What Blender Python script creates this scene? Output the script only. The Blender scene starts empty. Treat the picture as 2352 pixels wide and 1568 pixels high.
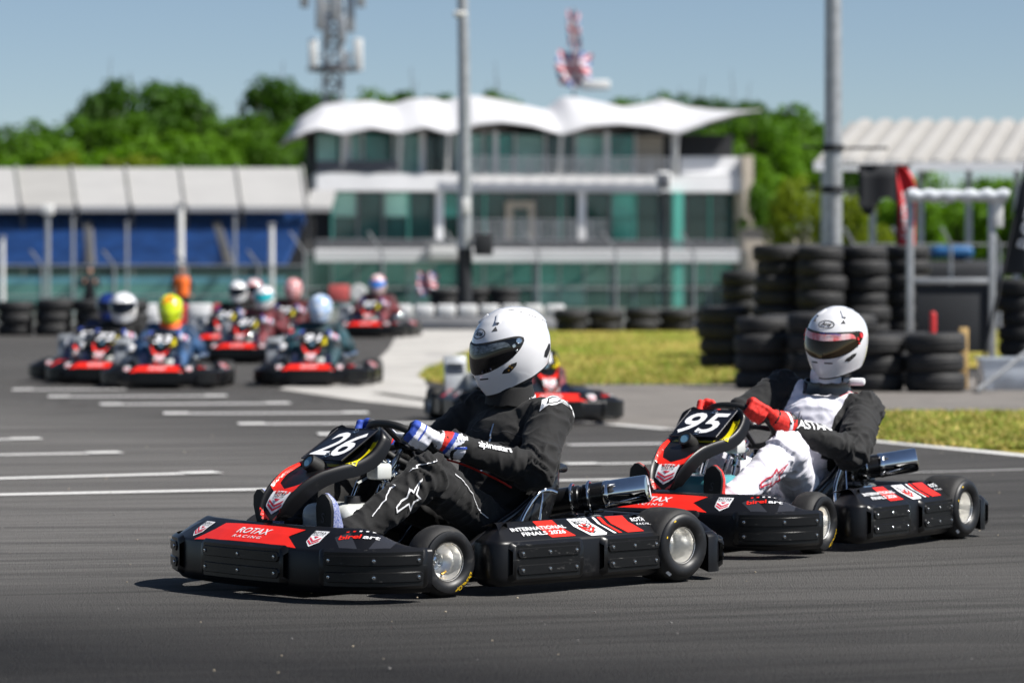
import bpy, bmesh, math, random
import numpy as np
from mathutils import Vector, Matrix, noise
from mathutils.bvhtree import BVHTree
random.seed(7)
SC = bpy.context.scene
COL = SC.collection
R = math.radians
# ------------------------------------------------------------------ camera, sky, sun, exposure
F, CX, CY, YH, H = 7620.0, 1176.0, 784.0, 654.6, 1.14      # lens in picture units, eye height in metres
cam_d = bpy.data.cameras.new('camera'); cam = bpy.data.objects.new('camera', cam_d); COL.objects.link(cam)
cam_d.sensor_width = 36.0; cam_d.lens = 36.0*F/2352.0
cam.location = (0, 0, H); cam.rotation_euler = (math.pi/2-math.atan((CY-YH)/F), 0, 0)
cam_d.clip_start = .5; cam_d.clip_end = 4000
cam_d.dof.use_dof = True; cam_d.dof.focus_distance = 12.75; cam_d.dof.aperture_fstop = 3.0
SC.camera = cam
SUN_EL, SUN_AZ = 50.0, 108.0           # azimuth clockwise from the viewing direction (+Y)
world = bpy.data.worlds.new('World'); SC.world = world; world.use_nodes = True
wn = world.node_tree.nodes; wl = world.node_tree.links
sky = wn.new('ShaderNodeTexSky'); sky.sky_type = 'NISHITA'; sky.sun_disc = False
sky.sun_elevation = R(SUN_EL); sky.sun_rotation = R(SUN_AZ); sky.altitude = 2500; sky.air_density = 1.0; sky.dust_density = .15; sky.ozone_density = 2.5
hsv = wn.new('ShaderNodeHueSaturation'); hsv.inputs['Saturation'].default_value = .92; hsv.inputs['Value'].default_value = 1.1
bg = wn['Background']; bg.inputs['Strength'].default_value = .05
wl.new(sky.outputs[0], hsv.inputs['Color']); wl.new(hsv.outputs[0], bg.inputs['Color'])
sun_d = bpy.data.lights.new('sun', 'SUN'); sun_d.energy = 5.0; sun_d.angle = R(.5); sun_d.color = (1, .965, .91)
sun = bpy.data.objects.new('sun', sun_d); COL.objects.link(sun)
to_sun = Vector((math.sin(R(SUN_AZ))*math.cos(R(SUN_EL)), math.cos(R(SUN_AZ))*math.cos(R(SUN_EL)), math.sin(R(SUN_EL))))
sun.rotation_euler = to_sun.to_track_quat('Z', 'Y').to_euler(); sun.location = (30, 0, 60)
SC.view_settings.view_transform = 'Standard'; SC.view_settings.look = 'None'; SC.view_settings.exposure = 0.66; SC.view_settings.gamma = 1
SC.render.engine = 'CYCLES'; SC.cycles.use_denoising = True; SC.cycles.max_bounces = 8; SC.cycles.transparent_max_bounces = 12
# ------------------------------------------------------------------ helpers
def tag(o, label=None, cat=None, group=None, kind=None):
    for k, v in (('label', label), ('category', cat), ('group', group), ('kind', kind)):
        if v: o[k] = v
    return o
def empty(name, loc=(0, 0, 0), rz=0, parent=None):
    o = bpy.data.objects.new(name, None); COL.objects.link(o); o.location = loc; o.rotation_euler = (0, 0, rz); o.parent = parent
    o.empty_display_size = .1
    return o
def copy_tree(o, parent=None, skip=()):
    c = o.copy(); COL.objects.link(c); c.parent = parent
    for ch in o.children:
        if ch.get('fine') and 'fine' in skip: continue
        copy_tree(ch, c, skip)
    return c
def sstep(a, b, x):
    t = min(1, max(0, (x-a)/(b-a))); return t*t*(3-2*t)
def lerp(a, b, t): return a+(b-a)*t
def interp(x, xs, ys): return float(np.interp(x, xs, ys))

class G:
    """collects faces into one mesh"""
    def __init__(s): s.v = []; s.f = []; s.m = []; s.sm = []
    def add(s, v, f, mi=0, smooth=True):
        b = len(s.v); s.v += [tuple(p) for p in v]
        for k, q in enumerate(f):
            s.f.append(tuple(i+b for i in q)); s.m.append(mi[k] if isinstance(mi, list) else mi); s.sm.append(smooth)
        return s
    def merge(s, g, M=None):
        v = [tuple(M @ Vector(p)) for p in g.v] if M else g.v
        b = len(s.v); s.v += v
        for q, m, sm in zip(g.f, g.m, g.sm): s.f.append(tuple(i+b for i in q)); s.m.append(m); s.sm.append(sm)
        return s
    def box(s, c, sz, mi=0, M=None):
        x, y, z = (k/2 for k in sz); c = Vector(c); P = [Vector((a*x, b*y, d*z)) for a in (-1, 1) for b in (-1, 1) for d in (-1, 1)]
        P = [c+((M @ p) if M else p) for p in P]
        return s.add(P, [(0, 1, 3, 2), (4, 6, 7, 5), (0, 4, 5, 1), (2, 3, 7, 6), (0, 2, 6, 4), (1, 5, 7, 3)], mi, False)
    def rbox(s, c, sz, b=.01, mi=0, M=None, seg=2):
        bm = bmesh.new(); bmesh.ops.create_cube(bm, size=1); bmesh.ops.scale(bm, vec=Vector(sz), verts=bm.verts)
        bmesh.ops.bevel(bm, geom=list(bm.edges), offset=b, segments=seg, affect='EDGES', profile=.5)
        bm.verts.index_update(); c = Vector(c)
        s.add([c+((M @ v.co) if M else v.co) for v in bm.verts], [[v.index for v in f.verts] for f in bm.faces], mi); bm.free(); return s
    def tube(s, pts, r, n=8, mi=0, closed=False, caps=True):
        P = [Vector(p) for p in pts]; N = len(P); rr = r if isinstance(r, (list, tuple)) else [r]*N
        T = []
        for i in range(N):
            a = P[i-1] if (i or closed) else P[0]; b = P[(i+1) % N] if (i < N-1 or closed) else P[-1]; T.append((b-a).normalized())
        u = T[0].orthogonal().normalized(); vs = []
        for i in range(N):
            u = (u-T[i]*u.dot(T[i])).normalized(); w = T[i].cross(u)
            for k in range(n):
                a = 2*math.pi*k/n; vs.append(P[i]+(u*math.cos(a)+w*math.sin(a))*rr[i])
        fs = []
        for i in range(N if closed else N-1):
            j = (i+1) % N
            for k in range(n): fs.append((i*n+k, i*n+(k+1) % n, j*n+(k+1) % n, j*n+k))
        if caps and not closed: fs += [tuple(range(n))[::-1], tuple((N-1)*n+k for k in range(n))]
        return s.add(vs, fs, mi)
    def lathe(s, prof, n=24, M=None, mi=0, closed=False):
        vs = []; fs = []; ms = []
        for r, h in prof:
            for k in range(n):
                a = 2*math.pi*k/n; p = Vector((r*math.cos(a), r*math.sin(a), h)); vs.append(M @ p if M else p)
        N = len(prof)
        for i in range(N if closed else N-1):
            j = (i+1) % N
            for k in range(n): fs.append((i*n+k, i*n+(k+1) % n, j*n+(k+1) % n, j*n+k)); ms.append(mi[i] if isinstance(mi, list) else mi)
        return s.add(vs, fs, ms)
    def grid(s, rows, mi=0, closeu=False, smooth=True):
        n = len(rows[0]); vs = [p for r in rows for p in r]; fs = []
        for i in range(len(rows)-1):
            for k in range(n if closeu else n-1): fs.append((i*n+k, i*n+(k+1) % n, (i+1)*n+(k+1) % n, (i+1)*n+k))
        return s.add(vs, fs, mi, smooth)
    def poly(s, pts, mi=0): return s.add(pts, [tuple(range(len(pts)))], mi, False)
    def prism(s, pts, depth, mi=0):
        """outline pts (3d, planar) extruded along vector depth"""
        n = len(pts); d = Vector(depth); P = [Vector(p) for p in pts]; Q = [p+d for p in P]
        return s.add(P+Q, [tuple(range(n))[::-1], tuple(range(n, 2*n))]+[(i, (i+1) % n, n+(i+1) % n, n+i) for i in range(n)], mi, False)
    def ball(s, c, r, n=12, mi=0, M=None):
        rs = r if isinstance(r, (tuple, list)) else (r, r, r); rows = []
        for i in range(n+1):
            b = math.pi*i/n; row = []
            for k in range(2*n):
                a = math.pi*k/n; p = Vector((rs[0]*math.sin(b)*math.cos(a), rs[1]*math.sin(b)*math.sin(a), rs[2]*math.cos(b))); row.append(Vector(c)+((M @ p) if M else p))
            rows.append(row)
        return s.grid(rows, mi, True)
    def mesh(s, name='m', sharp=38):
        me = bpy.data.meshes.new(name); me.from_pydata(s.v, [], s.f)
        me.polygons.foreach_set('material_index', s.m); me.polygons.foreach_set('use_smooth', s.sm)
        me.update()
        if sharp: me.set_sharp_from_angle(angle=R(sharp))
        return me
    def obj(s, name, mats, parent=None, sharp=38, fixn=True):
        me = s.mesh(name, None)
        if fixn:
            bm = bmesh.new(); bm.from_mesh(me); bmesh.ops.recalc_face_normals(bm, faces=bm.faces); bm.to_mesh(me); bm.free()
        if sharp: me.set_sharp_from_angle(angle=R(sharp))
        return mobj(name, me, mats, parent)
def mobj(name, me, mats, parent=None):
    for m in (mats if isinstance(mats, (list, tuple)) else [mats]): me.materials.append(m)
    o = bpy.data.objects.new(name, me); COL.objects.link(o); o.parent = parent
    return o
def bvh_of(*objs):
    v = []; f = []
    for o in objs:
        b = len(v); me = o.data; v += [x.co.copy() for x in me.vertices]; f += [tuple(i+b for i in p.vertices) for p in me.polygons]
    return BVHTree.FromPolygons(v, f)
def crspline(pts, n):
    P = [Vector(p) for p in pts]; P = [2*P[0]-P[1]]+P+[2*P[-1]-P[-2]]; out = []
    m = len(P)-3
    for i in range(m):
        a, b, c, d = P[i:i+4]
        for k in range(n):
            t = k/n; out.append(.5*((2*b)+(c-a)*t+(2*a-5*b+4*c-d)*t*t+(3*b-a-3*c+d)*t**3))
    out.append(P[-2]); return out
# --- pixel helpers for reading positions off the picture plane: depth d in metres
def W(x, y, d): return Vector(((x-CX)*d/F, d, H-(y-YH)*d/F))
def zg(d): return .3*sstep(38, 58, d)*(1-sstep(64, 80, d))
def dofy(y):
    lo, hi = 5., 64.
    for _ in range(50):
        m = (lo+hi)/2
        if H-zg(m)-(y-YH)*m/F > 0: lo = m
        else: hi = m
    return lo
def GP(x, y, dz=0):
    d = dofy(y); return Vector(((x-CX)*d/F, d, zg(d)+dz))
# ------------------------------------------------------------------ materials
MATS = {}
def mat(name, col=(.5, .5, .5), rough=.5, metal=0., coat=0., var=None, bump=None, spec=.5, emit=None, trans=0., dirt=None, sheen=0., col2=None, aniso=None):
    """var=(scale, amount) colour noise; bump=(scale, strength, distance); dirt=(scale, colour, lo, hi) blotches; col2 mixed by noise"""
    m = bpy.data.materials.new(name); m.use_nodes = True; nt = m.node_tree; N = nt.nodes; L = nt.links; b = N['Principled BSDF']
    b.inputs['Base Color'].default_value = (*col, 1); b.inputs['Roughness'].default_value = rough; b.inputs['Metallic'].default_value = metal
    b.inputs['Coat Weight'].default_value = coat; b.inputs['Coat Roughness'].default_value = .06; b.inputs['Specular IOR Level'].default_value = spec
    b.inputs['Transmission Weight'].default_value = trans
    if sheen: b.inputs['Sheen Weight'].default_value = sheen; b.inputs['Sheen Roughness'].default_value = .5
    tc = N.new('ShaderNodeTexCoord'); src = tc.outputs['Object']
    if aniso:
        mp = N.new('ShaderNodeMapping'); mp.inputs['Scale'].default_value = aniso; L.new(src, mp.inputs[0]); src2 = mp.outputs[0]
    else: src2 = src
    out = None
    if var:
        nz = N.new('ShaderNodeTexNoise'); nz.inputs['Scale'].default_value = var[0]; nz.inputs['Detail'].default_value = 6; L.new(src2, nz.inputs['Vector'])
        rp = N.new('ShaderNodeMapRange'); rp.inputs[1].default_value = .3; rp.inputs[2].default_value = .7; L.new(nz.outputs['Fac'], rp.inputs[0])
        mx = N.new('ShaderNodeMix'); mx.data_type = 'RGBA'; L.new(rp.outputs[0], mx.inputs['Factor'])
        a = var[1]; c2 = col2 or tuple(min(1, c*(1+a)) for c in col); c1 = col if col2 else tuple(c*(1-a) for c in col)
        mx.inputs['A'].default_value = (*c1, 1); mx.inputs['B'].default_value = (*c2, 1); out = mx.outputs['Result']
    if dirt:
        nz = N.new('ShaderNodeTexNoise'); nz.inputs['Scale'].default_value = dirt[0]; nz.inputs['Detail'].default_value = 9; nz.inputs['Roughness'].default_value = .7; L.new(src2, nz.inputs['Vector'])
        rp = N.new('ShaderNodeMapRange'); rp.inputs[1].default_value = dirt[2]; rp.inputs[2].default_value = dirt[3]; L.new(nz.outputs['Fac'], rp.inputs[0])
        mx = N.new('ShaderNodeMix'); mx.data_type = 'RGBA'; L.new(rp.outputs[0], mx.inputs['Factor'])
        if out: L.new(out, mx.inputs['A'])
        else: mx.inputs['A'].default_value = (*col, 1)
        mx.inputs['B'].default_value = (*dirt[1], 1); out = mx.outputs['Result']
        rr = N.new('ShaderNodeMapRange'); rr.inputs[3].default_value = rough; rr.inputs[4].default_value = min(1, rough+.3); L.new(rp.outputs[0], rr.inputs[0]); L.new(rr.outputs[0], b.inputs['Roughness'])
    if out: L.new(out, b.inputs['Base Color'])
    if bump:
        nz = N.new('ShaderNodeTexNoise'); nz.inputs['Scale'].default_value = bump[0]; nz.inputs['Detail'].default_value = 4; L.new(src2, nz.inputs['Vector'])
        bp = N.new('ShaderNodeBump'); bp.inputs['Strength'].default_value = bump[1]; bp.inputs['Distance'].default_value = bump[2]; L.new(nz.outputs['Fac'], bp.inputs['Height']); L.new(bp.outputs[0], b.inputs['Normal'])
    MATS[name] = m; return m
M_ = mat
black_plastic = M_('black_plastic', (.0045, .0045, .0055), .36, spec=.32, bump=(900, .1, .0005), dirt=(11, (.035, .034, .033), .60, .85))
pad_plastic = M_('pad_plastic', (.0045, .0045, .005), .32, spec=.38, bump=(1200, .1, .0005), dirt=(14, (.10, .097, .092), .61, .76), aniso=(1, 1, 5))
vinyl_black = M_('vinyl_black', (.006, .0065, .010), .26, spec=.5, bump=(30, .03, .002))
vinyl_grey = M_('vinyl_grey', (.026, .027, .033), .28, spec=.5)
vinyl_red = M_('vinyl_red', (.80, .022, .010), .3, var=(20, .06), bump=(30, .03, .002))
vinyl_white = M_('vinyl_white', (.78, .78, .8), .32, var=(40, .04))
vinyl_yellow = M_('vinyl_yellow', (.78, .66, .01), .35, var=(30, .05))
gloss_black = M_('gloss_black', (.01, .01, .011), .22, spec=.6, bump=(14, .05, .004), dirt=(12, (.05, .05, .05), .62, .85))
rubber = M_('rubber', (.006, .006, .007), .46, var=(60, .3), bump=(400, .2, .001), dirt=(26, (.05, .047, .043), .56, .82))
tread_rubber = M_('tread_rubber', (.011, .0105, .0105), .68, var=(30, .35), bump=(220, .5, .0015), dirt=(18, (.05, .046, .04), .52, .78), aniso=(1, 1, 1))
alloy = M_('alloy', (.86, .85, .82), .30, metal=.75, var=(40, .08), bump=(300, .1, .0005), dirt=(14, (.4, .36, .3), .62, .85))
steel = M_('steel', (.62, .64, .66), .16, metal=1, var=(50, .1))
chrome = M_('chrome', (.82, .83, .84), .06, metal=1, var=(30, .04))
dark_steel = M_('dark_steel', (.05, .05, .055), .35, metal=.8, var=(40, .3))
exhaust_black = M_('exhaust_black', (.012, .012, .013), .25, metal=.3, spec=.6, var=(20, .4))
tank_plastic = M_('tank_plastic', (.66, .68, .66), .35, var=(12, .08), trans=.15)
tank_teal = M_('tank_teal', (.08, .30, .34), .3, var=(10, .15))
helmet_white = M_('helmet_white', (.70, .70, .72), .14, coat=.8, var=(5, .015))
visor_dark = M_('visor_dark', (.003, .003, .004), .05, spec=.5, var=(3, .2))
visor_gold = M_('visor_gold', (.075, .055, .035), .06, metal=.8, var=(3, .1))
rubber_trim = M_('rubber_trim', (.01, .01, .01), .6, var=(40, .2))
cloth_black = M_('cloth_black', (.0045, .0043, .0046), .85, sheen=.05, var=(90, .35), bump=(1500, .5, .0012))
cloth_white = M_('cloth_white', (.74, .73, .79), .85, sheen=.15, var=(60, .06), bump=(1300, .35, .0012))
cloth_red = M_('cloth_red', (.68, .02, .012), .7, var=(60, .12), bump=(900, .4, .001))
cloth_blue = M_('cloth_blue', (.02, .06, .36), .7, var=(60, .15), bump=(900, .4, .001))
cloth_grey = M_('cloth_grey', (.045, .045, .05), .85, sheen=.2, var=(70, .3), bump=(1200, .5, .001))
glove_white = M_('glove_white', (.66, .66, .72), .7, var=(60, .1), bump=(700, .4, .001))
print_white = M_('print_white', (.8, .8, .82), .55, var=(60, .05))
print_red = M_('print_red', (.6, .02, .05), .55, var=(60, .08))
print_black = M_('print_black', (.012, .012, .014), .5, var=(60, .1))
print_blue = M_('print_blue', (.02, .05, .3), .5, var=(60, .1))
print_yellow = M_('print_yellow', (.75, .48, .01), .55, var=(50, .2))
print_teal = M_('print_teal', (.1, .45, .5), .4, var=(80, .6))
brass = M_('brass', (.7, .42, .1), .25, metal=1, var=(30, .1))
radiator_grey = M_('radiator_grey', (.42, .44, .46), .4, metal=.2, var=(12, .2))
seat_rim = M_('seat_rim', (.012, .012, .013), .16, spec=.7, var=(10, .2))
red_gloss = M_('red_gloss', (.6, .01, .015), .15, coat=.6, var=(20, .1))
# ------------------------------------------------------------------ lettering (2-d meshes made once from the built-in font)
TXT = {}
def make_texts(specs):
    obs = []
    for key, (body, bold, shear, space) in specs.items():
        cu = bpy.data.curves.new('lettering', 'FONT'); cu.body = body; cu.size = 1; cu.offset = bold; cu.shear = shear; cu.space_character = space
        cu.fill_mode = 'FRONT'; cu.resolution_u = 3; o = bpy.data.objects.new('lettering', cu); COL.objects.link(o); obs.append((key, o))
    bpy.context.view_layer.update(); dg = bpy.context.evaluated_depsgraph_get()
    for key, o in obs:
        me = bpy.data.meshes.new_from_object(o.evaluated_get(dg)); v = np.array([x.co[:2] for x in me.vertices]); f = [tuple(p.vertices) for p in me.polygons]
        lo, hi = v.min(0), v.max(0); v = (v-(lo+hi)/2)/(hi[1]-lo[1])           # unit height, centred
        TXT[key] = (v, f, (hi[0]-lo[0])/(hi[1]-lo[1]))
        bpy.data.meshes.remove(me); cu = o.data; bpy.data.objects.remove(o); bpy.data.curves.remove(cu)
make_texts({'26': ('26', .016, .22, .95), '95': ('95', .016, .2, 1.0), 'ROTAX': ('ROTAX', .016, .22, 1.02), 'RACING': ('RACING', .012, .2, 1.5),
    'ROTAXu': ('ROTAX', .016, .0, 1.0), 'CLUB': ('RACING CLUB', .02, 0, 1.0), 'birel': ('birel', .016, .12, .95), 'art': ('art', .016, .12, .95),
    'INTERNATIONAL': ('INTERNATIONAL', .016, .0, 1.02), 'FINALS': ('FINALS 2026', .016, .0, 1.02), 'Arai': ('Arai', .016, .2, .85), 'alp': ('alpinestars', .016, .15, .92),
    'ASTARS': ('ASTARS', .016, .2, .95), 'DUNLOP': ('DUNLOP', .016, .25, 1.0), 'mods': ('MDIS', .016, .1, .95), 'D': ('D', .016, 0, 1), '33': ('33', .016, .15, 1), '72': ('72', .016, .15, 1), '57': ('57', .016, .15, 1), '91': ('91', .016, .15, 1),
    '81': ('81', .016, .15, 1), '24': ('24', .016, .15, 1), '18': ('18', .016, .15, 1), '77': ('77', .016, .15, 1), '97': ('97', .016, .15, 1), '41': ('41', .016, .15, 1), 'OK': ('TOM 13 KARTING', .016, .1, 1), 'S': ('S', .016, .2, 1),
    'banner': ('ROTAX', .016, 0, 1), 'IAME': ('KARTING', .016, 0, 1)})
def seg2(v, f, maxlen):
    bm = bmesh.new(); vs = [bm.verts.new((p[0], p[1], 0)) for p in v]
    for q in f:
        try: bm.faces.new([vs[i] for i in q])
        except ValueError: pass
    bmesh.ops.triangulate(bm, faces=bm.faces)
    for _ in range(6):
        e = [x for x in bm.edges if x.calc_length() > maxlen]
        if not e: break
        bmesh.ops.subdivide_edges(bm, edges=e, cuts=1); bmesh.ops.triangulate(bm, faces=bm.faces)
    bm.verts.index_update()
    v2 = [(x.co.x, x.co.y) for x in bm.verts]; f2 = [tuple(x.index for x in q.verts) for q in bm.faces]; bm.free(); return v2, f2
class Decals:
    """flat print laid on a surface: 2-d shapes in a frame (origin, ex, ey) projected along the frame normal onto a surface tree"""
    def __init__(s, tree, o, ex, ey, reach=.15, eps=.0015, sub=.02):
        s.t = tree; s.o = Vector(o); s.ex = Vector(ex).normalized(); ey = Vector(ey); s.ey = (ey-s.ex*ey.dot(s.ex)).normalized(); s.n = s.ex.cross(s.ey); s.reach = reach; s.eps = eps; s.sub = sub; s.g = G(); s.k = 0
    def shape(s, v, f, mi, lift=0):
        v, f = seg2(v, f, s.sub); P = []; s.k += 1; e = s.eps+lift; ok = []
        for x, y in v:
            p = s.o+s.ex*x+s.ey*y; h = s.t.ray_cast(p+s.n*s.reach, -s.n, s.reach*2.5); ok.append(h[0] is not None and h[1].dot(s.n) > -.2 or h[0] is not None and abs(h[1].dot(s.n)) > .25)
            q = h[0] if h[0] else p
            P.append(q+(h[1] if h[0] and h[1].dot(s.n) > .3 else s.n)*e)
        def keep(q):
            if not all(ok[i] for i in q): return False
            for a, b in zip(q, q[1:]+q[:1]):
                if (P[a]-P[b]).length > 4*(Vector(v[a])-Vector(v[b])).length+.004: return False
            return True
        s.g.add(P, [q for q in f if keep(q)], mi, False); return s
    def poly(s, pts, mi, lift=0): return s.shape(pts, [tuple(range(len(pts)))], mi, lift)
    def text(s, key, c, h, mi, wscale=1, lift=.0016, rot=0, w=None):
        v, f, tw = TXT[key]; wscale = w/(tw*h) if w else wscale; ca, sa = math.cos(rot), math.sin(rot)
        P = [(c[0]+ca*a*h*wscale-sa*b*h, c[1]+sa*a*h*wscale+ca*b*h) for a, b in v]; return s.shape(P, f, mi, lift)
    def outline(s, pts, w, mi, lift=.0012, closed=True):
        n = len(pts); P = [Vector((*p, 0)) for p in pts]; L = []; Rr = []
        for i in range(n):
            a = P[i-1] if (closed or i) else P[i]; b = P[(i+1) % n] if (closed or i < n-1) else P[i]; d1 = (P[i]-a); d2 = (b-P[i])
            d1 = d1.normalized() if d1.length > 1e-9 else d2.normalized(); d2 = d2.normalized() if d2.length > 1e-9 else d1
            nn = Vector((-(d1+d2).y, (d1+d2).x, 0)); nn = nn.normalized() if nn.length > 1e-6 else Vector((-d1.y, d1.x, 0)); c = max(.45, nn.dot(Vector((-d1.y, d1.x, 0))))
            L.append(P[i]+nn*w/2/c); Rr.append(P[i]-nn*w/2/c)
        v = [(p.x, p.y) for p in L+Rr]; f = [(i, (i+1) % n, n+(i+1) % n, n+i) for i in range(n if closed else n-1)]
        return s.shape(v, f, mi, lift)
    def ring(s, c, rx, ry, w, mi, lift=.0012, n=28): return s.outline([(c[0]+rx*math.cos(2*math.pi*k/n), c[1]+ry*math.sin(2*math.pi*k/n)) for k in range(n)], w, mi, lift)
    def disc(s, c, rx, ry, mi, lift=0, n=24): return s.poly([(c[0]+rx*math.cos(2*math.pi*k/n), c[1]+ry*math.sin(2*math.pi*k/n)) for k in range(n)], mi, lift)
    def shield(s, c, w, h, mw, mr, mb, inv=False, shear=0.):
        f = lambda x, y: (c[0]+x*w+shear*y*h, c[1]+y*h)
        s.poly([f(-.5, .5), f(.5, .5), f(.46, -.2), f(0, -.5), f(-.46, -.2)], mb if inv else mw)
        s.text('ROTAXu', f(0, .36), h*.15, mw if inv else mb, .95); s.text('CLUB', f(0, .22), h*.07, mw if inv else mb, .95)
        for k, y in enumerate((.12, -.04, -.2)):
            ww = .4 if k else .18
            if k == 0: s.poly([f(-.18, .12), f(.18, .12), f(0, .0)], mr, .0014)
            else: s.poly([f(-ww, y+.12), f(0, y-.1), f(ww, y+.12), f(ww, y+.03), f(0, y-.19), f(-ww, y+.03)], mr, .0014)
        return s
    def obj(s, name, mats, parent, fine=True):
        o = s.g.obj(name, mats, parent, sharp=None, fixn=False)
        if fine: o['fine'] = 1
        return o
# ------------------------------------------------------------------ plan curves and moulded plastic bands
class Plan:
    def __init__(s, pts, n=24):
        c = crspline([(x, y, 0) for x, y in pts], n); s.p = c; s.s = [0]
        for a, b in zip(c, c[1:]): s.s.append(s.s[-1]+(b-a).length)
        s.L = s.s[-1]; s.X = [p.x for p in c]; s.Y = [p.y for p in c]
    def pos(s, u): return Vector((interp(u, s.s, s.X), interp(u, s.s, s.Y), 0))
    def tan(s, u): return (s.pos(min(s.L, u+.012))-s.pos(max(0, u-.012))).normalized()
    def nor(s, u): t = s.tan(u); return Vector((t.y, -t.x, 0))
    def at(s, u, z, off=0): p = s.pos(u)+s.nor(u)*off; p.z = z; return p
    def u_of(s, x, y): return s.s[min(range(len(s.p)), key=lambda i: (s.p[i].x-x)**2+(s.p[i].y-y)**2)]
def band(plan, prof, n=64, ends=True):
    g = G(); rows = []
    for i in range(n+1):
        u = plan.L*i/n; p = plan.pos(u); nn = plan.nor(u); rows.append([Vector((p.x-nn.x*a, p.y-nn.y*a, z)) for a, z in prof(u)])
    g.grid(rows)
    if ends: g.poly(rows[0]); g.poly(rows[-1])
    return g
def plate(g, plan, u0, u1, z0, z1, r, th, base=0, skirt=.006, mi=0, n=20, zshift=None):
    """rounded plate standing proud of a band surface"""
    us = []
    for k in range(7): us.append(u0+r*(1-math.cos(math.pi/2*k/6)))
    us += [lerp(u0+r, u1-r, k/n) for k in range(1, n)]
    for k in range(7): us.append(u1-r+r*math.sin(math.pi/2*k/6))
    zc = (z0+z1)/2; hh = (z1-z0)/2
    def half(u, grow):
        uu = lerp(u, (u0+u1)/2, -grow*2/(u1-u0)) if grow else u; d = min(u-u0, u1-u); a = hh if d >= r else hh-r+math.sqrt(max(0, r*r-(r-d)**2)); return a+grow
    rows = []
    for u in us:
        h = half(u, 0); q = (u-(u0+u1)/2)*(1+2*skirt/(u1-u0))+(u0+u1)/2; hs = h+skirt
        rows.append([plan.at(q, zc-hs, base-.002), plan.at(u, zc-h, base+th), plan.at(u, zc, base+th), plan.at(u, zc+h, base+th), plan.at(q, zc+hs, base-.002)])
    return g.grid(rows, mi)
def screw_mesh():
    g = G(); g.lathe([(0, .0045), (.0022, .0045), (.0023, .002), (.0024, .002)], 10, mi=1); g.lathe([(.0024, .0046), (.0042, .0044), (.0056, .003), (.0058, 0), (.0095, 0.0004), (.0095, -.001)], 12, mi=[0, 0, 0, 1, 1]); return g.mesh('screw')
SCREW = screw_mesh(); SCREW.materials.append(chrome); SCREW.materials.append(print_black)
def screw(plan, u, z, off, parent):
    o = bpy.data.objects.new('screw', SCREW); COL.objects.link(o); o.parent = parent; n = plan.nor(u); o.location = plan.at(u, z, off); o.rotation_euler = n.to_track_quat('Z', 'X').to_euler(); o['fine'] = 1
    return o
def padded(plan, parent, u0, u1, z0=.066, z1=.188, mats=None, screws=True):
    g = G(); plate(g, plan, u0, u1, z0, z1, .022, .016, 0, .012); pad = g.obj('crash_pad', pad_plastic, parent, 50)
    for zz in (z0+.032, z1-.03):
        g = G(); plate(g, plan, u0+.022, u1-.022, zz-.016, zz+.016, .0155, .006, .016, .004); rb = g.obj('rib', pad_plastic, pad, 50); rb['fine'] = 1
        if screws:
            for k in (0, .5, 1): screw(plan, lerp(u0+.042, u1-.042, k), zz, .0225, pad)
    return pad
def mirror_plan(pts): return [(x, -y) for x, y in pts][::-1]
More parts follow.
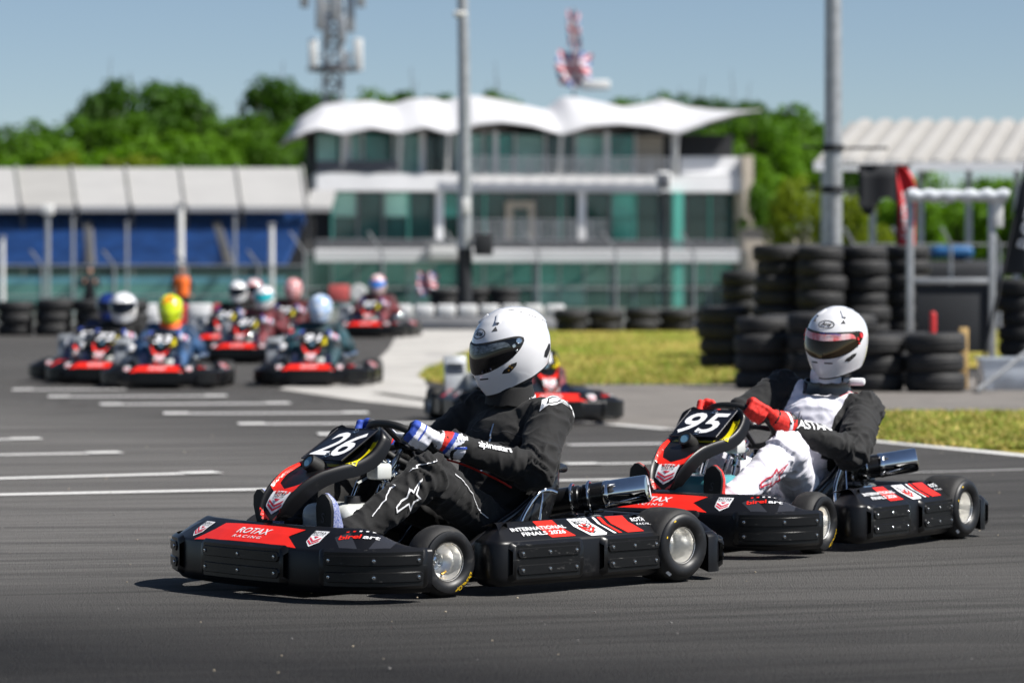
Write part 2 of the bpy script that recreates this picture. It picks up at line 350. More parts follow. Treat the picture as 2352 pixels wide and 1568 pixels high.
# ------------------------------------------------------------------ wheels
def wheel(parent, name, rad, width, loc, side, rim_w):
    """axis along local y, outer side towards side*y"""
    w = empty(name, loc, 0, parent); M = Matrix.Rotation(R(-90*side), 4, 'X')      # lathe z -> outward
    hw = width/2; rr = .0665
    pr = [(rr, hw-.020), (rr+.006, hw-.010), (rr+.016, hw-.002), (lerp(rr, rad, .45), hw+.003), (lerp(rr, rad, .72), hw-.002), (rad-.018, hw-.012)]
    tr = [(rad-.018, hw-.012), (rad-.008, hw-.021), (rad-.0025, hw-.034), (rad, hw*.35), (rad, -hw*.35), (rad-.0025, -hw+.034), (rad-.008, -hw+.021), (rad-.018, -hw+.012)]
    g = G(); g.lathe(pr, 56, M); g.lathe(tr, 56, M, 1); g.lathe([(tr[-1][0], tr[-1][1]), (lerp(rr, rad, .5), -hw), (rr, -hw+.02)], 56, M)
    ty = g.obj('tyre', [rubber, tread_rubber], w, 60)
    b = hw-.016; dish = b-rim_w
    g = G(); g.lathe([(.0745, b-.006), (.0750, b), (.0725, b+.004), (.069, b+.001), (.066, b-.010), (.0645, b-.022), (.0635, dish+.028), (.060, dish+.020), (.034, dish+.002), (.0335, dish-.004), (.012, dish-.006), (0, dish-.006)], 48, M)
    g.lathe([(.0745, b-.006), (.066, b-.02), (.062, -hw+.04), (.07, -hw+.02), (.074, -hw+.016)], 32, M); rim = g.obj('rim', alloy, w, 50)
    g = G(); g.lathe([(0, dish+.022), (.006, dish+.022), (.0075, dish+.018), (.0075, dish+.006), (.016, dish+.004), (.017, dish-.004), (.027, dish-.004)], 16, M)
    for k in range(3):
        a = 2*math.pi*k/3+.4; q = Matrix.Translation((.024*math.cos(a), .024*math.sin(a), 0)); g.lathe([(0, dish+.012), (.005, dish+.012), (.006, dish-.004)], 8, M @ q)
    g.obj('hub', steel, w, 40)['fine'] = 1
    g = G(); q = M @ Matrix.Translation((-.02, .045, dish+.02)) @ Matrix.Rotation(R(25), 4, 'X'); g.lathe([(0, .02), (.004, .02), (.005, 0)], 8, q); g.lathe([(.005, 0), (.006, -.02)], 8, q, 1); g.obj('valve', [brass, rubber_trim], w)['fine'] = 1
    if side > 0:
        t = bvh_of(ty); o = Vector((0, hw+.003, 0))
        D = Decals(t, o, (-1, 0, 0), (0, 0, 1), .05, .0012, .01)
        rm = lerp(rr, rad, .60)
        def arc_text(key, a0, h, mi, ws):
            v, f, wd = TXT[key]; P = []
            for x, y in v:
                a = a0+x*h*ws/rm; r_ = rm+y*h; P.append((r_*math.sin(a), r_*math.cos(a)))
            D.shape(P, f, mi)
        def arc_bar(a0, wd, h, mi, r0=rm+.02): D.poly([(r*math.sin(a), r*math.cos(a)) for r, a in [(r0-h, a0-wd), (r0-h, a0+wd), (r0, a0+wd), (r0, a0-wd)]], mi)
        if name == 'front_wheel': arc_text('DUNLOP', R(138), .017, 0, 1.05); arc_bar(R(66), .11, .008, 1)
        else: arc_bar(R(215), .10, .008, 1); arc_bar(R(330), .05, .005, 0, rm); arc_bar(R(290), .04, .004, 0, rm-.006)
        D.obj('sidewall_lettering', [print_yellow, print_white], w)
    return w
# ------------------------------------------------------------------ the kart (x forward, y to the driver's left, z up; origin under the rear axle)
def make_kart():
    root = empty('racing_kart')
    # --- front bumper
    half = [(1.60, 0), (1.598, .14), (1.585, .27), (1.562, .41), (1.50, .54), (1.39, .622), (1.245, .655)]
    fb = Plan([(x, -y) for x, y in half[:0:-1]]+half); LB = fb.L; mid = LB/2
    def fprof(u):
        e = sstep(0, .30, min(u, LB-u)); t = .192+.070*e; i = .03+.085*e; b = .036
        return [(.06, b+.012), (.022, b), (.004, b+.02), (0, .075), (0, .182), (.004, .190), (.012, .195), (lerp(.012, i, .5), lerp(.195, t, .5)+.003), (i, t), (i+.012, t+.002), (i+.03, t-.008), (i+.05, t-.04)]
    bump = band(fb, fprof, 90).obj('front_bumper', black_plastic, root, 45)
    pads = [(mid-.245, mid+.245)]+[(mid+.415, LB-.028), (.028, mid-.415)]
    for a, b in pads: padded(fb, root, a, b)
    tb = bvh_of(bump)
    def fr(plan, tree, u, ins=.06, z=.228, eps=.0015, run=.085, rise=.07):
        n = plan.nor(u); return Decals(tree, plan.at(u, z, -ins), plan.tan(u), -n*run+Vector((0, 0, rise)), .12, eps, .02)
    D = fr(fb, tb, mid)
    D.poly([(-.62, -.054), (-.62, .05), (.62, .05), (.62, -.054)], 2)
    D.g.v.clear(); D.g.f.clear(); D.g.m.clear(); D.g.sm.clear()
    D.poly([(-.325, -.052), (.285, -.052), (.195, .0), (.24, .05), (-.235, .05), (-.255, .012)], 0)
    D.text('ROTAX', (-.012, .010), .034, 1, w=.19); D.text('RACING', (-.022, -.025), .014, 1, w=.165)
    D.obj('red_sticker', [vinyl_red, vinyl_white], bump, False)
    for u, mr in ((mid+.34, 0), (mid-.36, 1)):
        D = fr(fb, tb, u); D.shield((0, -.006), .068, .092, 0, 1, 2); D.obj('shield_sticker', [vinyl_white, print_red, print_black], bump, False)
    D = fr(fb, tb, mid+.56); D.text('birel', (-.042, .016), .024, 0, w=.085); D.text('art', (.036, .0125), .019, 1, w=.062)
    for k in range(6): D.poly([(-.062+k*.024, .047), (-.052+k*.024, .047), (-.050+k*.024, .053), (-.06+k*.024, .053)], 0 if k < 2 else 1)
    D.obj('lettering', [vinyl_red, vinyl_white], bump, False)
    for u, pts in ((mid+.50, [(-.02, -.05), (.05, -.05), (-.01, .04), (-.06, .01)]), (mid+.66, [(-.06, -.05), (.02, -.05), (.06, .0), (.0, .035)]), (mid-.52, [(-.05, -.05), (.02, -.05), (.06, .04), (-.01, .02)])):
        D = fr(fb, tb, u, eps=.0008); D.poly(pts, 0); D.obj('dark_sticker', [vinyl_grey], bump)
    # --- side pods
    pp = [(.905, .50), (.932, .56), (.938, .615), (.905, .660), (.80, .669), (.5, .672), (.2, .670), (.115, .664), (.082, .640), (.070, .59), (.078, .48)]
    def pk(u): return sstep(.06, .30, min(u, 1.2-u)) if True else 1
    def pprof(u): return [(.05, .05), (.02, .034), (.003, .05), (0, .07), (0, .188), (.004, .197), (.013, .203), (.05, .234), (.088, .260), (.102, .264), (.102+.05*pk(u), .258), (.102+.11*pk(u), .245)]
    for side in (1, -1):
        pl = Plan(pp if side > 0 else mirror_plan(pp)); pod = band(pl, pprof, 80).obj('side_pod', black_plastic, root, 45)
        S = side; ua, ub = sorted((pl.u_of(.875, .66*S), pl.u_of(.525, .67*S))); uc, ud = sorted((pl.u_of(.415, .67*S), pl.u_of(.11, .66*S)))
        padded(pl, root, ua, ub, .062, .186); padded(pl, root, uc, ud, .062, .186)
        t = bvh_of(pod)
        u0 = pl.u_of(.5, .672*S); D = fr(pl, t, u0, .05, .234, run=.08, rise=.062)
        x = lambda q: (.5-q)*S                                                     # kart x -> decal x
        if S > 0:
            D.poly([(x(.69), .047), (x(.591), .047), (x(.588), .012), (x(.538), -.046), (x(.659), -.046), (x(.687), .004)], 1)
            D.text('INTERNATIONAL', (x(.694), .006), .0195, 0, w=.272); D.text('FINALS', (x(.684), -.021), .0195, 0, w=.216)
            D.poly([(x(.516), .049), (x(.416), .049), (x(.416), .016), (x(.374), -.042), (x(.385), -.052), (x(.462), -.052), (x(.516), .004)], 0)
            D.shield((x(.456), .0), .082, .096, 0, 1, 2, True, -.30)
            D.poly([(x(.385), .049), (x(.372), .049), (x(.372), .004), (x(.326), -.046), (x(.340), -.046), (x(.385), .010)], 0)
            D.poly([(x(.358), .049), (x(.340), .049), (x(.340), .004), (x(.296), -.046), (x(.313), -.046), (x(.358), .010)], 1)
            D.poly([(x(.318), .049), (x(.224), .049), (x(.224), .010), (x(.179), -.044), (x(.268), -.046), (x(.318), .006)], 1)
            D.text('ROTAX', (x(.158), .020), .022, 0, w=.092); D.text('RACING', (x(.150), -.006), .010, 0, w=.085)
        else:
            D.poly([(-.2, .05), (-.08, .05), (-.06, -.05), (-.18, -.05)], 1); D.text('INTERNATIONAL', (-.02, .013), .024, 0, .92); D.text('FINALS', (0, -.02), .024, 0, .92); D.shield((.25, 0), .09, .1, 0, 1, 2)
        D.obj('sticker', [vinyl_white, vinyl_red, print_black], pod, False)
    # --- rear bumper
    rp = [(-.135, .692), (-.185, .69), (-.225, .655), (-.245, .58), (-.255, .4), (-.26, 0), (-.255, -.4), (-.245, -.58), (-.225, -.655), (-.185, -.69), (-.135, -.692)]
    pl = Plan(rp)
    def rprof(u):
        c = sstep(.10, .26, min(u, pl.L-u)); t = .186+.045*c
        return [(.05, .045), (.0, .032), (0, .06), (0, .165), (.006, t-.012), (.02, t), (.05, t), (.075, t-.02), (.075, .06)]
    rb = band(pl, rprof, 80).obj('rear_bumper', black_plastic, root, 45)
    for a, b in ((.075, .24), (pl.L-.24, pl.L-.075), (pl.L/2-.28, pl.L/2+.28)): padded(pl, root, a, b, .055, .160)
    # --- chassis, floor tray, axle, steering gear
    g = G()
    for s in (1, -1):
        g.tube(crspline([(-.2, .30*s, .06), (.2, .31*s, .055), (.7, .32*s, .055), (1.0, .24*s, .055), (1.42, .2*s, .06)], 6), .015, 10)
        g.tube([(1.05, .25*s, .06), (1.08, .44*s, .12)], .014); g.tube([(1.06, .42*s, .16), (1.09, .47*s, .08)], .018)
        g.tube([(.95, .30*s, .07), (.62, .55*s, .09)], .01); g.tube([(.25, .32*s, .06), (.25, .56*s, .1)], .011); g.tube([(.8, .32*s, .06), (.8, .58*s, .1)], .011); g.tube([(-.16, .25*s, .07), (-.22, .3*s, .1)], .012)
        g.tube([(.0, .30*s, .05), (.0, .30*s, .19)], .022)
    for x in (.12, .72, 1.12, 1.4): g.tube([(x, -.25, .055), (x, .25, .055)], .014)
    g.tube([(1.02, -.25, .11), (1.02, 0, .10), (1.02, .42, .11)], .007)
    g.obj('chassis', dark_steel, root, 50)
    g = G(); g.rbox((1.05, 0, .036), (.82, .46, .008), .003); g.obj('floor_tray', dark_steel, root)
    g = G(); g.tube([(0, -.6, .14), (0, .6, .14)], .02, 14); g.obj('rear_axle', steel, root)
    MY = Matrix.Rotation(R(90), 4, 'X')
    g = G(); g.lathe([(.03, .004), (.095, .004), (.095, -.004), (.03, -.004)], 40, Matrix.Translation((0, .2, .14)) @ MY, closed=True); g.rbox((.06, .2, .2), (.09, .05, .06), .01); g.obj('brake_disc', steel, root)
    g = G(); g.lathe([(.03, .003), (.10, .003), (.10, -.003), (.03, -.003)], 40, Matrix.Translation((0, -.24, .14)) @ MY, closed=True); g.obj('sprocket', dark_steel, root)
    # --- seat
    st = [(.70, .072, .69, .12, .185), (.58, .05, .575, .20, .215), (.42, .052, .44, .268, .225), (.30, .09, .35, .325, .225), (.215, .2, .285, .37, .222), (.17, .32, .235, .402, .215), (.145, .405, .20, .425, .185)]
    rows = []; rim = [[], []]
    fine = []
    for k in range(len(st)-1):
        for q in range(6): fine.append([lerp(a, b, q/6) for a, b in zip(st[k], st[k+1])])
    fine.append(st[-1])
    for bx, bz, rx, rz, hw in fine:
        row = []
        for k in range(17):
            a = math.pi*(k/16-.5); y = hw*math.copysign(abs(math.sin(a))**.7, a); h = 1-abs(math.cos(a))**.8; h = h**1.3; row.append(Vector((lerp(bx, rx, h), y, lerp(bz, rz, h))))
        rows.append(row); rim[0].append(row[0]); rim[1].append(row[-1])
    g = G(); g.grid(rows); seat = g.obj('seat', gloss_black, root, 60); sm = seat.modifiers.new('thick', 'SOLIDIFY'); sm.thickness = .008
    g = G(); path = rim[0][:]+[Vector((.15-.02*math.cos(R(a)), .18*math.sin(R(a)), .418+.012*math.cos(R(a)))) for a in range(-75, 76, 15)]+rim[1][::-1]
    g.tube(path, .016, 12); g.obj('rim', seat_rim, seat, 60)
    for s in (1, -1):
        g = G(); g.tube(crspline([(.50, .30*s, .13), (.46, .27*s, .235), (.36, .25*s, .33), (.30, .25*s, .345), (.265, .26*s, .335)], 6), .0085, 10); g.tube([(.33, .25*s, .335), (.40, .30*s, .17)], .005)
        g.lathe([(0, .014), (.009, .014), (.011, .006), (.026, .004), (.026, 0)], 14, Matrix.Translation((.305, .222*s, .375)) @ Matrix.Rotation(R(-90*s), 4, 'X')); g.tube([(.305, .24*s, .372), (.32, .252*s, .345)], .007); g.obj('seat_strut', chrome, root)
    # --- exhaust on the driver's left
    A, B = Vector((.18, -.10, .250)), Vector((-.12, .375, .342)); ax = (B-A).normalized(); M = Matrix.Translation(A) @ ax.to_track_quat('Z', 'X').to_matrix().to_4x4(); Lx = (B-A).length
    ex = empty('exhaust', (0, 0, 0), 0, root)
    g = G(); g.lathe([(.0, 0), (.036, 0), (.050, .03), (.053, .06), (.053, .29), (.048, .295), (.048, .305), (.053, .31), (.053, .40)], 32, M); g.obj('muffler', exhaust_black, ex)
    g = G(); g.lathe([(.0545, .395), (.056, .40), (.0555, .415), (.054, .417), (.0545, .425), (.0545, Lx-.006), (.052, Lx), (.048, Lx+.001), (0, Lx+.001)], 40, M); g.obj('end_cap', chrome, ex)
    g = G(); g.box((0, 0, 0), (.006, .036, .002)); gg = G(); gg.merge(g, M @ Matrix.Translation((0, 0, Lx+.002)) @ Matrix.Rotation(R(40), 4, 'Z')); gg.obj('slot', print_black, ex)['fine'] = 1
    for q in (.265, .335):
        g = G(); pts = [M @ Vector((.060*math.cos(R(a)), .060*math.sin(R(a)), q)) for a in range(-60, 200, 10)]; g.tube(pts, .006, 8); g.lathe([(.0, .012), (.007, .01), (.007, -.01), (0, -.012)], 8, Matrix.Translation(pts[-1])); g.obj('spring', steel, ex)
    g = G(); g.rbox(A.lerp(B, .58)+Vector((0, 0, -.055)), (.11, .05, .012), .004); g.tube([A.lerp(B, .55)+Vector((0, 0, -.05)), (-.03, .22, .07)], .009); g.tube(crspline([A, (.19, -.16, .25), (.25, -.24, .25), (.36, -.32, .27)], 6), .024, 12); g.obj('bracket', exhaust_black, ex)
    # --- engine, radiator and airbox on the driver's right
    en = empty('engine', (0, 0, 0), 0, root)
    g = G(); g.rbox((.32, -.38, .16), (.26, .2, .18), .02); g.obj('crankcase', dark_steel, en)
    g = G()
    for k in range(7): g.rbox((.38, -.38, .27+k*.018), (.14, .15, .008), .003)
    g.rbox((.38, -.38, .33), (.11, .12, .15), .01); g.obj('cylinder', alloy, en)
    g = G(); g.lathe([(0, .17), (.05, .168), (.06, .155), (.06, .02), (.055, 0), (0, 0)], 24, Matrix.Translation((.60, -.40, .30))); g.obj('airbox', vinyl_white, en)
    g = G(); g.lathe([(.0605, .10), (.0612, .10), (.0612, .05), (.0605, .05)], 24, Matrix.Translation((.60, -.40, .30))); g.tube([(.60, -.40, .30), (.58, -.40, .2), (.5, -.39, .18)], .03); g.obj('airbox_label', print_black, en)
    g = G(); g.rbox((.30, -.53, .37), (.05, .19, .34), .012, M=Matrix.Rotation(R(-10), 3, 'Y')); g.obj('radiator', radiator_grey, en)
    g = G()
    for k in range(9): g.rbox((.315+(.2-k*.03)*-.17, -.53, .26+k*.027), (.04, .15, .005), .002)
    g.obj('radiator_fins', dark_steel, en)
    # --- pedals, tank
    g = G()
    for s in (1, -1): g.tube([(1.36, .17*s, .06), (1.40, .17*s, .22)], .008); g.tube([(1.40, .12*s, .22), (1.40, .22*s, .22)], .01); g.tube([(1.38, .17*s, .14), (1.02, .2*s, .1)], .004)
    g.obj('pedal', steel, root)
    tk = G(); tk.rbox((1.125, .0, .19), (.20, .29, .26), .045, seg=4); tank = tk.obj('fuel_tank', tank_plastic, root, 60)
    g = G(); g.lathe([(0, .03), (.03, .03), (.032, .02), (.032, 0)], 18, Matrix.Translation((1.10, .03, .318))); g.obj('filler_cap', print_black, tank)
    # --- steering column, wheel
    wc = Vector((.82, 0, .525)); wnrm = Vector((-.64, 0, .77))
    g = G(); g.tube([wc, wc-wnrm*.1, (1.10, 0, .14)], .011, 12); g.obj('steering_column', steel, root)
    g = G(); g.tube([(1.105, .09, .12), (.985, .075, .39)], .011, 12); g.lathe([(.012, 0), (.02, .002), (.02, .028), (.012, .03)], 16, Matrix.Translation((1.0, .077, .352)) @ Vector((-.4, 0, .9)).to_track_quat('Z', 'X').to_matrix().to_4x4()); g.tube([(1.105, -.09, .12), (.985, -.075, .39)], .011, 12)
    g.tube([(.985, .075, .39), (.96, 0, .43), (.985, -.075, .39)], .012); g.tube([(.975, .09, .40), (.93, .1, .46)], .009); g.ball((.985, .10, .47), .016, 8); g.tube([(.985, .1, .47), (1.04, .11, .50)], .006); g.rbox((.96, .09, .40), (.03, .03, .045), .006); g.ball((.955, .11, .425), .013, 8); g.obj('column_support', chrome, root)
    g = G(); g.rbox((1.02, .09, .44), (.075, .07, .06), .012); g.obj('overflow_bottle', tank_plastic, root)
    wt = empty('steering_wheel', wc, 0, root); Q = wnrm.to_track_quat('Z', 'X'); wt.rotation_mode = 'QUATERNION'; wt.rotation_quaternion = Q @ Matrix.Rotation(R(0), 3, 'Z').to_quaternion()
    upl = Q.inverted() @ Vector((.77, 0, .64)); a0 = math.atan2(upl.y, upl.x)
    g = G(); pts = []
    for k in range(48):
        a = 2*math.pi*k/48; r_ = .155*(1-.10*max(0, math.cos(a))**6); pts.append((r_*math.cos(a+a0), r_*math.sin(a+a0), 0))
    g.tube(pts, .0145, 12, closed=True); g.obj('rim', rubber_trim, wt)
    g = G(); g.lathe([(0, .012), (.035, .012), (.04, .004), (.04, -.01)], 20)
    for a in (100, -100, 180, 0): g.tube([(0, 0, 0), (.14*math.cos(R(a)+a0), .14*math.sin(R(a)+a0), 0)], .012, 8)
    g.obj('hub', dark_steel, wt)
    g = G(); M2 = Matrix.Rotation(a0, 3, 'Z'); g.rbox((0, 0, .026), (.085, .11, .022), .01, M=M2); g.obj('pad', vinyl_white, wt)
    g = G(); g.rbox((0, 0, .0378), (.03, .06, .002), .0008, M=M2); g.obj('pad_badge', print_blue, wt)['fine'] = 1
    # --- front fairing with the number board
    fs = [(1.470, .272, .040, .034), (1.466, .300, .062, .05), (1.446, .342, .078, .055), (1.415, .378, .09, .055), (1.37, .412, .102, .052), (1.31, .442, .116, .048), (1.24, .462, .135, .045), (1.17, .478, .155, .045), (1.11, .508, .166, .045), (1.07, .548, .168, .04), (1.05, .582, .158, .03), (1.03, .602, .12, .02)]
    ff = []
    for k in range(len(fs)-1):
        for q in range(4):
            t = q/4; p0 = fs[max(0, k-1)]; p1 = fs[k]; p2 = fs[k+1]; p3 = fs[min(len(fs)-1, k+2)]
            ff.append([.5*(2*b+(c-a)*t+(2*a-5*b+4*c-d)*t*t+(3*b-a-3*c+d)*t**3) for a, b, c, d in zip(p0, p1, p2, p3)])
    ff.append(list(fs[-1])); rows = []; edge = [[], []]
    for i, (x, z, hw, dep) in enumerate(ff):
        a = ff[max(0, i-1)]; b = ff[min(len(ff)-1, i+1)]; t = Vector((b[0]-a[0], 0, b[1]-a[1])).normalized(); n = Vector((-t.z, 0, t.x)); n = n if n.z > 0 else -n
        c = Vector((x, 0, z)); row = []
        for k, (fy, fd) in enumerate(((-1.02, -dep), (-1.0, -.012), (-.97, .006), (-.92, .010), (-.85, .006), (-.78, -.004), (-.4, -.006), (0, -.004), (.4, -.006), (.78, -.004), (.85, .006), (.92, .010), (.97, .006), (1.0, -.012), (1.02, -dep))): row.append(c+Vector((0, fy*hw, 0))+n*fd)
        rows.append(row)
    g = G(); g.grid(rows); g.poly(rows[-1]); fair = g.obj('front_fairing', black_plastic, root, 60)
    t = bvh_of(fair)
    D = Decals(t, (1.452, 0, .34), (0, 1, 0), (-.55, 0, .8), .1, .0015, .012)
    D.poly([(-.052, -.075), (-.030, -.088), (.030, -.088), (.052, -.075), (.062, -.028), (0, -.066), (-.062, -.028)], 0); D.shield((0, .005), .104, .10, 1, 2, 3); D.obj('nose_sticker', [vinyl_red, vinyl_white, print_red, print_black], fair, False)
    D = Decals(t, (1.35, 0, .42), (0, 1, 0), (-.9, 0, .4), .1, .0015, .012)
    D.poly([(0, -.10), (.08, -.06), (.10, .02), (.125, .14), (.118, .15), (.085, .03), (.058, -.03), (.0, -.062), (-.058, -.03), (-.085, .03), (-.118, .15), (-.125, .14), (-.10, .02), (-.08, -.06)], 0); D.obj('red_trim_sticker', [vinyl_red], fair, False)
    D = Decals(t, (1.14, 0, .51), (0, 1, 0), (-.75, 0, .65), .12, .0018, .015)
    D.poly([(-.11, -.09), (.125, -.09), (.15, -.06), (.148, .085), (.108, .085), (.108, -.045), (.09, -.06), (-.11, -.06)], 0); D.obj('yellow_sticker', [vinyl_yellow], fair, False)
    g = G(); Ml = Matrix.Translation((1.268, .0, .470)) @ Vector((.85, 0, .5)).to_track_quat('Z', 'X').to_matrix().to_4x4(); g.lathe([(0, .026), (.021, .026)], 20, Ml, 1); g.lathe([(.021, .028), (.03, .028), (.032, .02), (.036, -.04)], 20, Ml); g.obj('sensor_lamp', [rubber_trim, M_('lens_blue', (.12, .25, .36), .1, var=(20, .1))], fair)
    # number board
    c0 = Vector((1.225, 0, .487)); c1 = Vector((1.048, 0, .594)); up = (c1-c0).normalized(); n = Vector((-up.z, 0, up.x)); n = n if n.z > 0 else -n; hw = .118
    nb = empty('number_board', (0, 0, 0), 0, root); Lp = (c1-c0).length; cc = (c0+c1)/2; Mr = Matrix((Vector((0, 1, 0)), up, Vector((0, 1, 0)).cross(up))).transposed()
    g = G(); g.rbox(cc, (2*hw, Lp, .006), .0025, M=Mr); pb = g.obj('board', vinyl_black, nb)
    g = G(); fr_ = [cc+Mr @ Vector((a*hw, b*Lp/2, .002)) for a, b in ((-1, -1), (1, -1), (1, 1), (-1, 1))]; g.tube(fr_, .003, 6, closed=True); g.obj('board_edge', dark_steel, nb)['fine'] = 1
    for q in (-.40, .40):
        g = G(); p = cc+Mr @ Vector((.02, q*Lp, .006)); g.tube([p+Mr @ Vector(d) for d in ((-.02, -.012, 0), (-.006, .002, .006), (.006, .006, .008), (.014, -.004, .004), (.002, -.012, .003), (-.012, -.006, .002))], .0016, 6); g.tube([p, p+Mr @ Vector((0, 0, .012))], .003, 6); g.obj('clip', chrome, nb)['fine'] = 1
    root['board'] = 1
    # --- wheels
    wheel(root, 'rear_wheel', .142, .205, (0, .595, .142), 1, .13); wheel(root, 'rear_wheel', .142, .205, (0, -.595, .142), -1, .13)
    wheel(root, 'front_wheel', .131, .132, (1.08, .505, .131), 1, .075); wheel(root, 'front_wheel', .131, .132, (1.08, -.505, .131), -1, .075)
    return root, (cc, Mr)
def number_on(kart, key, frame, h=.158):
    cc, Mr = frame; nb = [c for c in kart.children if c.name.startswith('number_board')][0]
    v, f, w = TXT[key]; ws = min(1.05, .20/(w*h)); g = G(); g.add([cc+Mr @ Vector((a*h*ws, b*h, .0042)) for a, b in v], f, 0, False); g.obj('race_number', print_white, nb, sharp=None, fixn=False)
# ------------------------------------------------------------------ people
def capsule(g, a, b, r0, r1, n=14):
    a, b = Vector(a), Vector(b); d = (b-a); L = d.length or 1e-6; M = Matrix.Translation(a) @ d.to_track_quat('Z', 'X').to_matrix().to_4x4()
    pr = [(r0*math.sin(R(t)), -r0*math.cos(R(t))) for t in range(0, 91, 18)]+[(r1*math.cos(R(t)), L+r1*math.sin(R(t))) for t in range(0, 91, 18)]
    pr[0] = (1e-4, pr[0][1]); pr[-1] = (1e-4, pr[-1][1]); g.lathe(pr, n, M)
def fuse(g, voxel, iters=6, fac=.5):
    """melt overlapping volumes into one continuous skin"""
    o = mobj('tmp', g.mesh('tmp', None), []); m = o.modifiers.new('r', 'REMESH'); m.mode = 'VOXEL'; m.voxel_size = voxel
    s = o.modifiers.new('s', 'SMOOTH'); s.factor = fac; s.iterations = iters
    bpy.context.view_layer.update(); me = bpy.data.meshes.new_from_object(o.evaluated_get(bpy.context.evaluated_depsgraph_get()))
    old = o.data; bpy.data.objects.remove(o); bpy.data.meshes.remove(old); return me
def verts_of(me):
    a = np.empty(len(me.vertices)*3); me.vertices.foreach_get('co', a); n = np.empty_like(a); me.vertices.foreach_get('normal', n); return a.reshape(-1, 3), n.reshape(-1, 3)
def seg_near(P, segs):
    best = np.full(len(P), 9.); idx = np.zeros(len(P), int); tt = np.zeros(len(P))
    for i, (a, b, r) in enumerate(segs):
        a = np.array(a); b = np.array(b); d = b-a; t = np.clip(((P-a)@d)/(d@d), 0, 1); q = np.linalg.norm(P-(a+t[:, None]*d), axis=1)-r; k = q < best; best[k] = q[k]; idx[k] = i; tt[k] = t[k]
    return idx, tt, best
def wrinkle(me, segs, joints, amp=.006, seed=0.):
    """cloth folds: rings that gather at the bent joints, plus loose drag folds"""
    P, N = verts_of(me); idx, tt, _ = seg_near(P, segs); out = P.copy()
    for i, p in enumerate(P):
        a, b, r = segs[idx[i]]; a = Vector(a); b = Vector(b); L = (b-a).length; ax = (b-a)/L; v = Vector(p); s = tt[i]*L
        jw = max([math.exp(-((v-Vector(j)).length/w)**2)*k for j, w, k in joints]+[.28])
        q = v*9+Vector((seed, seed*2, 0)); n1 = noise.noise(q); n2 = noise.noise(v*23+Vector((3.1, seed, 7)))
        al = v.dot(ax); pr = v-ax*al; w = pr*5.5+ax*(al*15)+Vector((1.2*n1, 1.2*n1, seed)); rd = 1-abs(2.1*noise.noise(w)); rd2 = 1-abs(2.1*noise.noise(w*2.1+Vector((4, 2, 8))))
        f = max(0, rd)**2*1.25+.45*max(0, rd2)**2-.5
        big = noise.noise(v*6+Vector((seed, 5, 1)))
        out[i] += N[i]*(amp*jw*f*(.55+.9*abs(noise.noise(v*11+Vector((9, seed, 2)))))+.008*big+.0015*n2)
    me.vertices.foreach_set('co', out.ravel()); me.update()
def body(pose, voxel=.0085, amp=.008, seed=0.):
    g = G(); segs = []
    for c, r in pose['balls']:
        g.ball(c, r, 10); segs.append((tuple(Vector(c)-Vector((0, 0, r[2]*.3))), tuple(Vector(c)+Vector((0, 0, r[2]*.3))), min(r)))
    for a, b, r0, r1 in pose['limbs']:
        capsule(g, a, b, r0, r1); segs.append((a, b, (r0+r1)/2))
    me = fuse(g, voxel, 7); wrinkle(me, segs, pose['joints'], amp, seed)
    me.polygons.foreach_set('use_smooth', [True]*len(me.polygons)); return me, segs
def sit_pose(chest, pelvis, neck, shL, shR, elL, elR, wrL, wrR, knL, knR, anL, anR, hipw=.085):
    c = Vector(chest); p = Vector(pelvis); mid = p.lerp(c, .5)
    hl = p+Vector((.05, hipw, .0)); hr = p+Vector((.05, -hipw, 0)); up = Vector(neck)-c
    balls = [(tuple(p), (.16, .168, .13)), (tuple(p.lerp(c, .3)), (.14, .155, .14)), (tuple(p.lerp(c, .62)), (.148, .192, .145)), (tuple(c), (.145, .202, .155)), (tuple(c+up*.25), (.115, .185, .11))]
    limbs = [(neck, tuple(Vector(neck)+Vector((.02, 0, .09))), .072, .066), (tuple(c+up*.5), tuple(shL), .092, .08), (tuple(c+up*.5), tuple(shR), .092, .08),
        (shL, elL, .087, .075), (elL, wrL, .073, .043), (shR, elR, .087, .075), (elR, wrR, .073, .043),
        (tuple(hl), knL, .090, .082), (knL, anL, .080, .058), (tuple(hr), knR, .090, .082), (knR, anR, .080, .058)]
    joints = [(elL, .13, 1.3), (elR, .13, 1.3), (knL, .16, .9), (knR, .16, .9), (tuple(hl), .14, 1.0), (tuple(hr), .14, 1.0), (tuple(mid), .15, .8), (shL, .13, .8), (shR, .13, .8), (wrL, .09, .9), (anL, .1, 1.0), (anR, .1, 1.0), (wrR, .09, .9)]
    return dict(balls=balls, limbs=limbs, joints=joints)
# ---- helmet: local x forward, z up, origin at the middle of the shell
HZ = [-.17, -.14, -.11, -.08, -.04, 0, .04, .075, .105, .125, .135, .1395]
HF = [.146, .163, .172, .174, .169, .159, .144, .122, .090, .056, .030, .0]
HB = [.100, .115, .131, .148, .161, .166, .159, .142, .113, .077, .045, .0]
HW = [.098, .107, .117, .125, .131, .132, .127, .113, .089, .058, .033, .0]
def sm(xs, ys, x):
    i = max(0, min(len(xs)-2, int(np.searchsorted(xs, x))-1)); t = (x-xs[i])/(xs[i+1]-xs[i]); t = min(1, max(0, t))
    p = [ys[max(0, i-1)], ys[i], ys[i+1], ys[min(len(ys)-1, i+2)]]
    if i >= len(xs)-4: return lerp(ys[i], ys[i+1], t) if i < len(xs)-2 else ys[i]*math.sqrt(max(0, 1-t))
    return .5*(2*p[1]+(p[2]-p[0])*t+(2*p[0]-5*p[1]+4*p[2]-p[3])*t*t+(3*p[1]-p[0]-3*p[2]+p[3])*t**3)
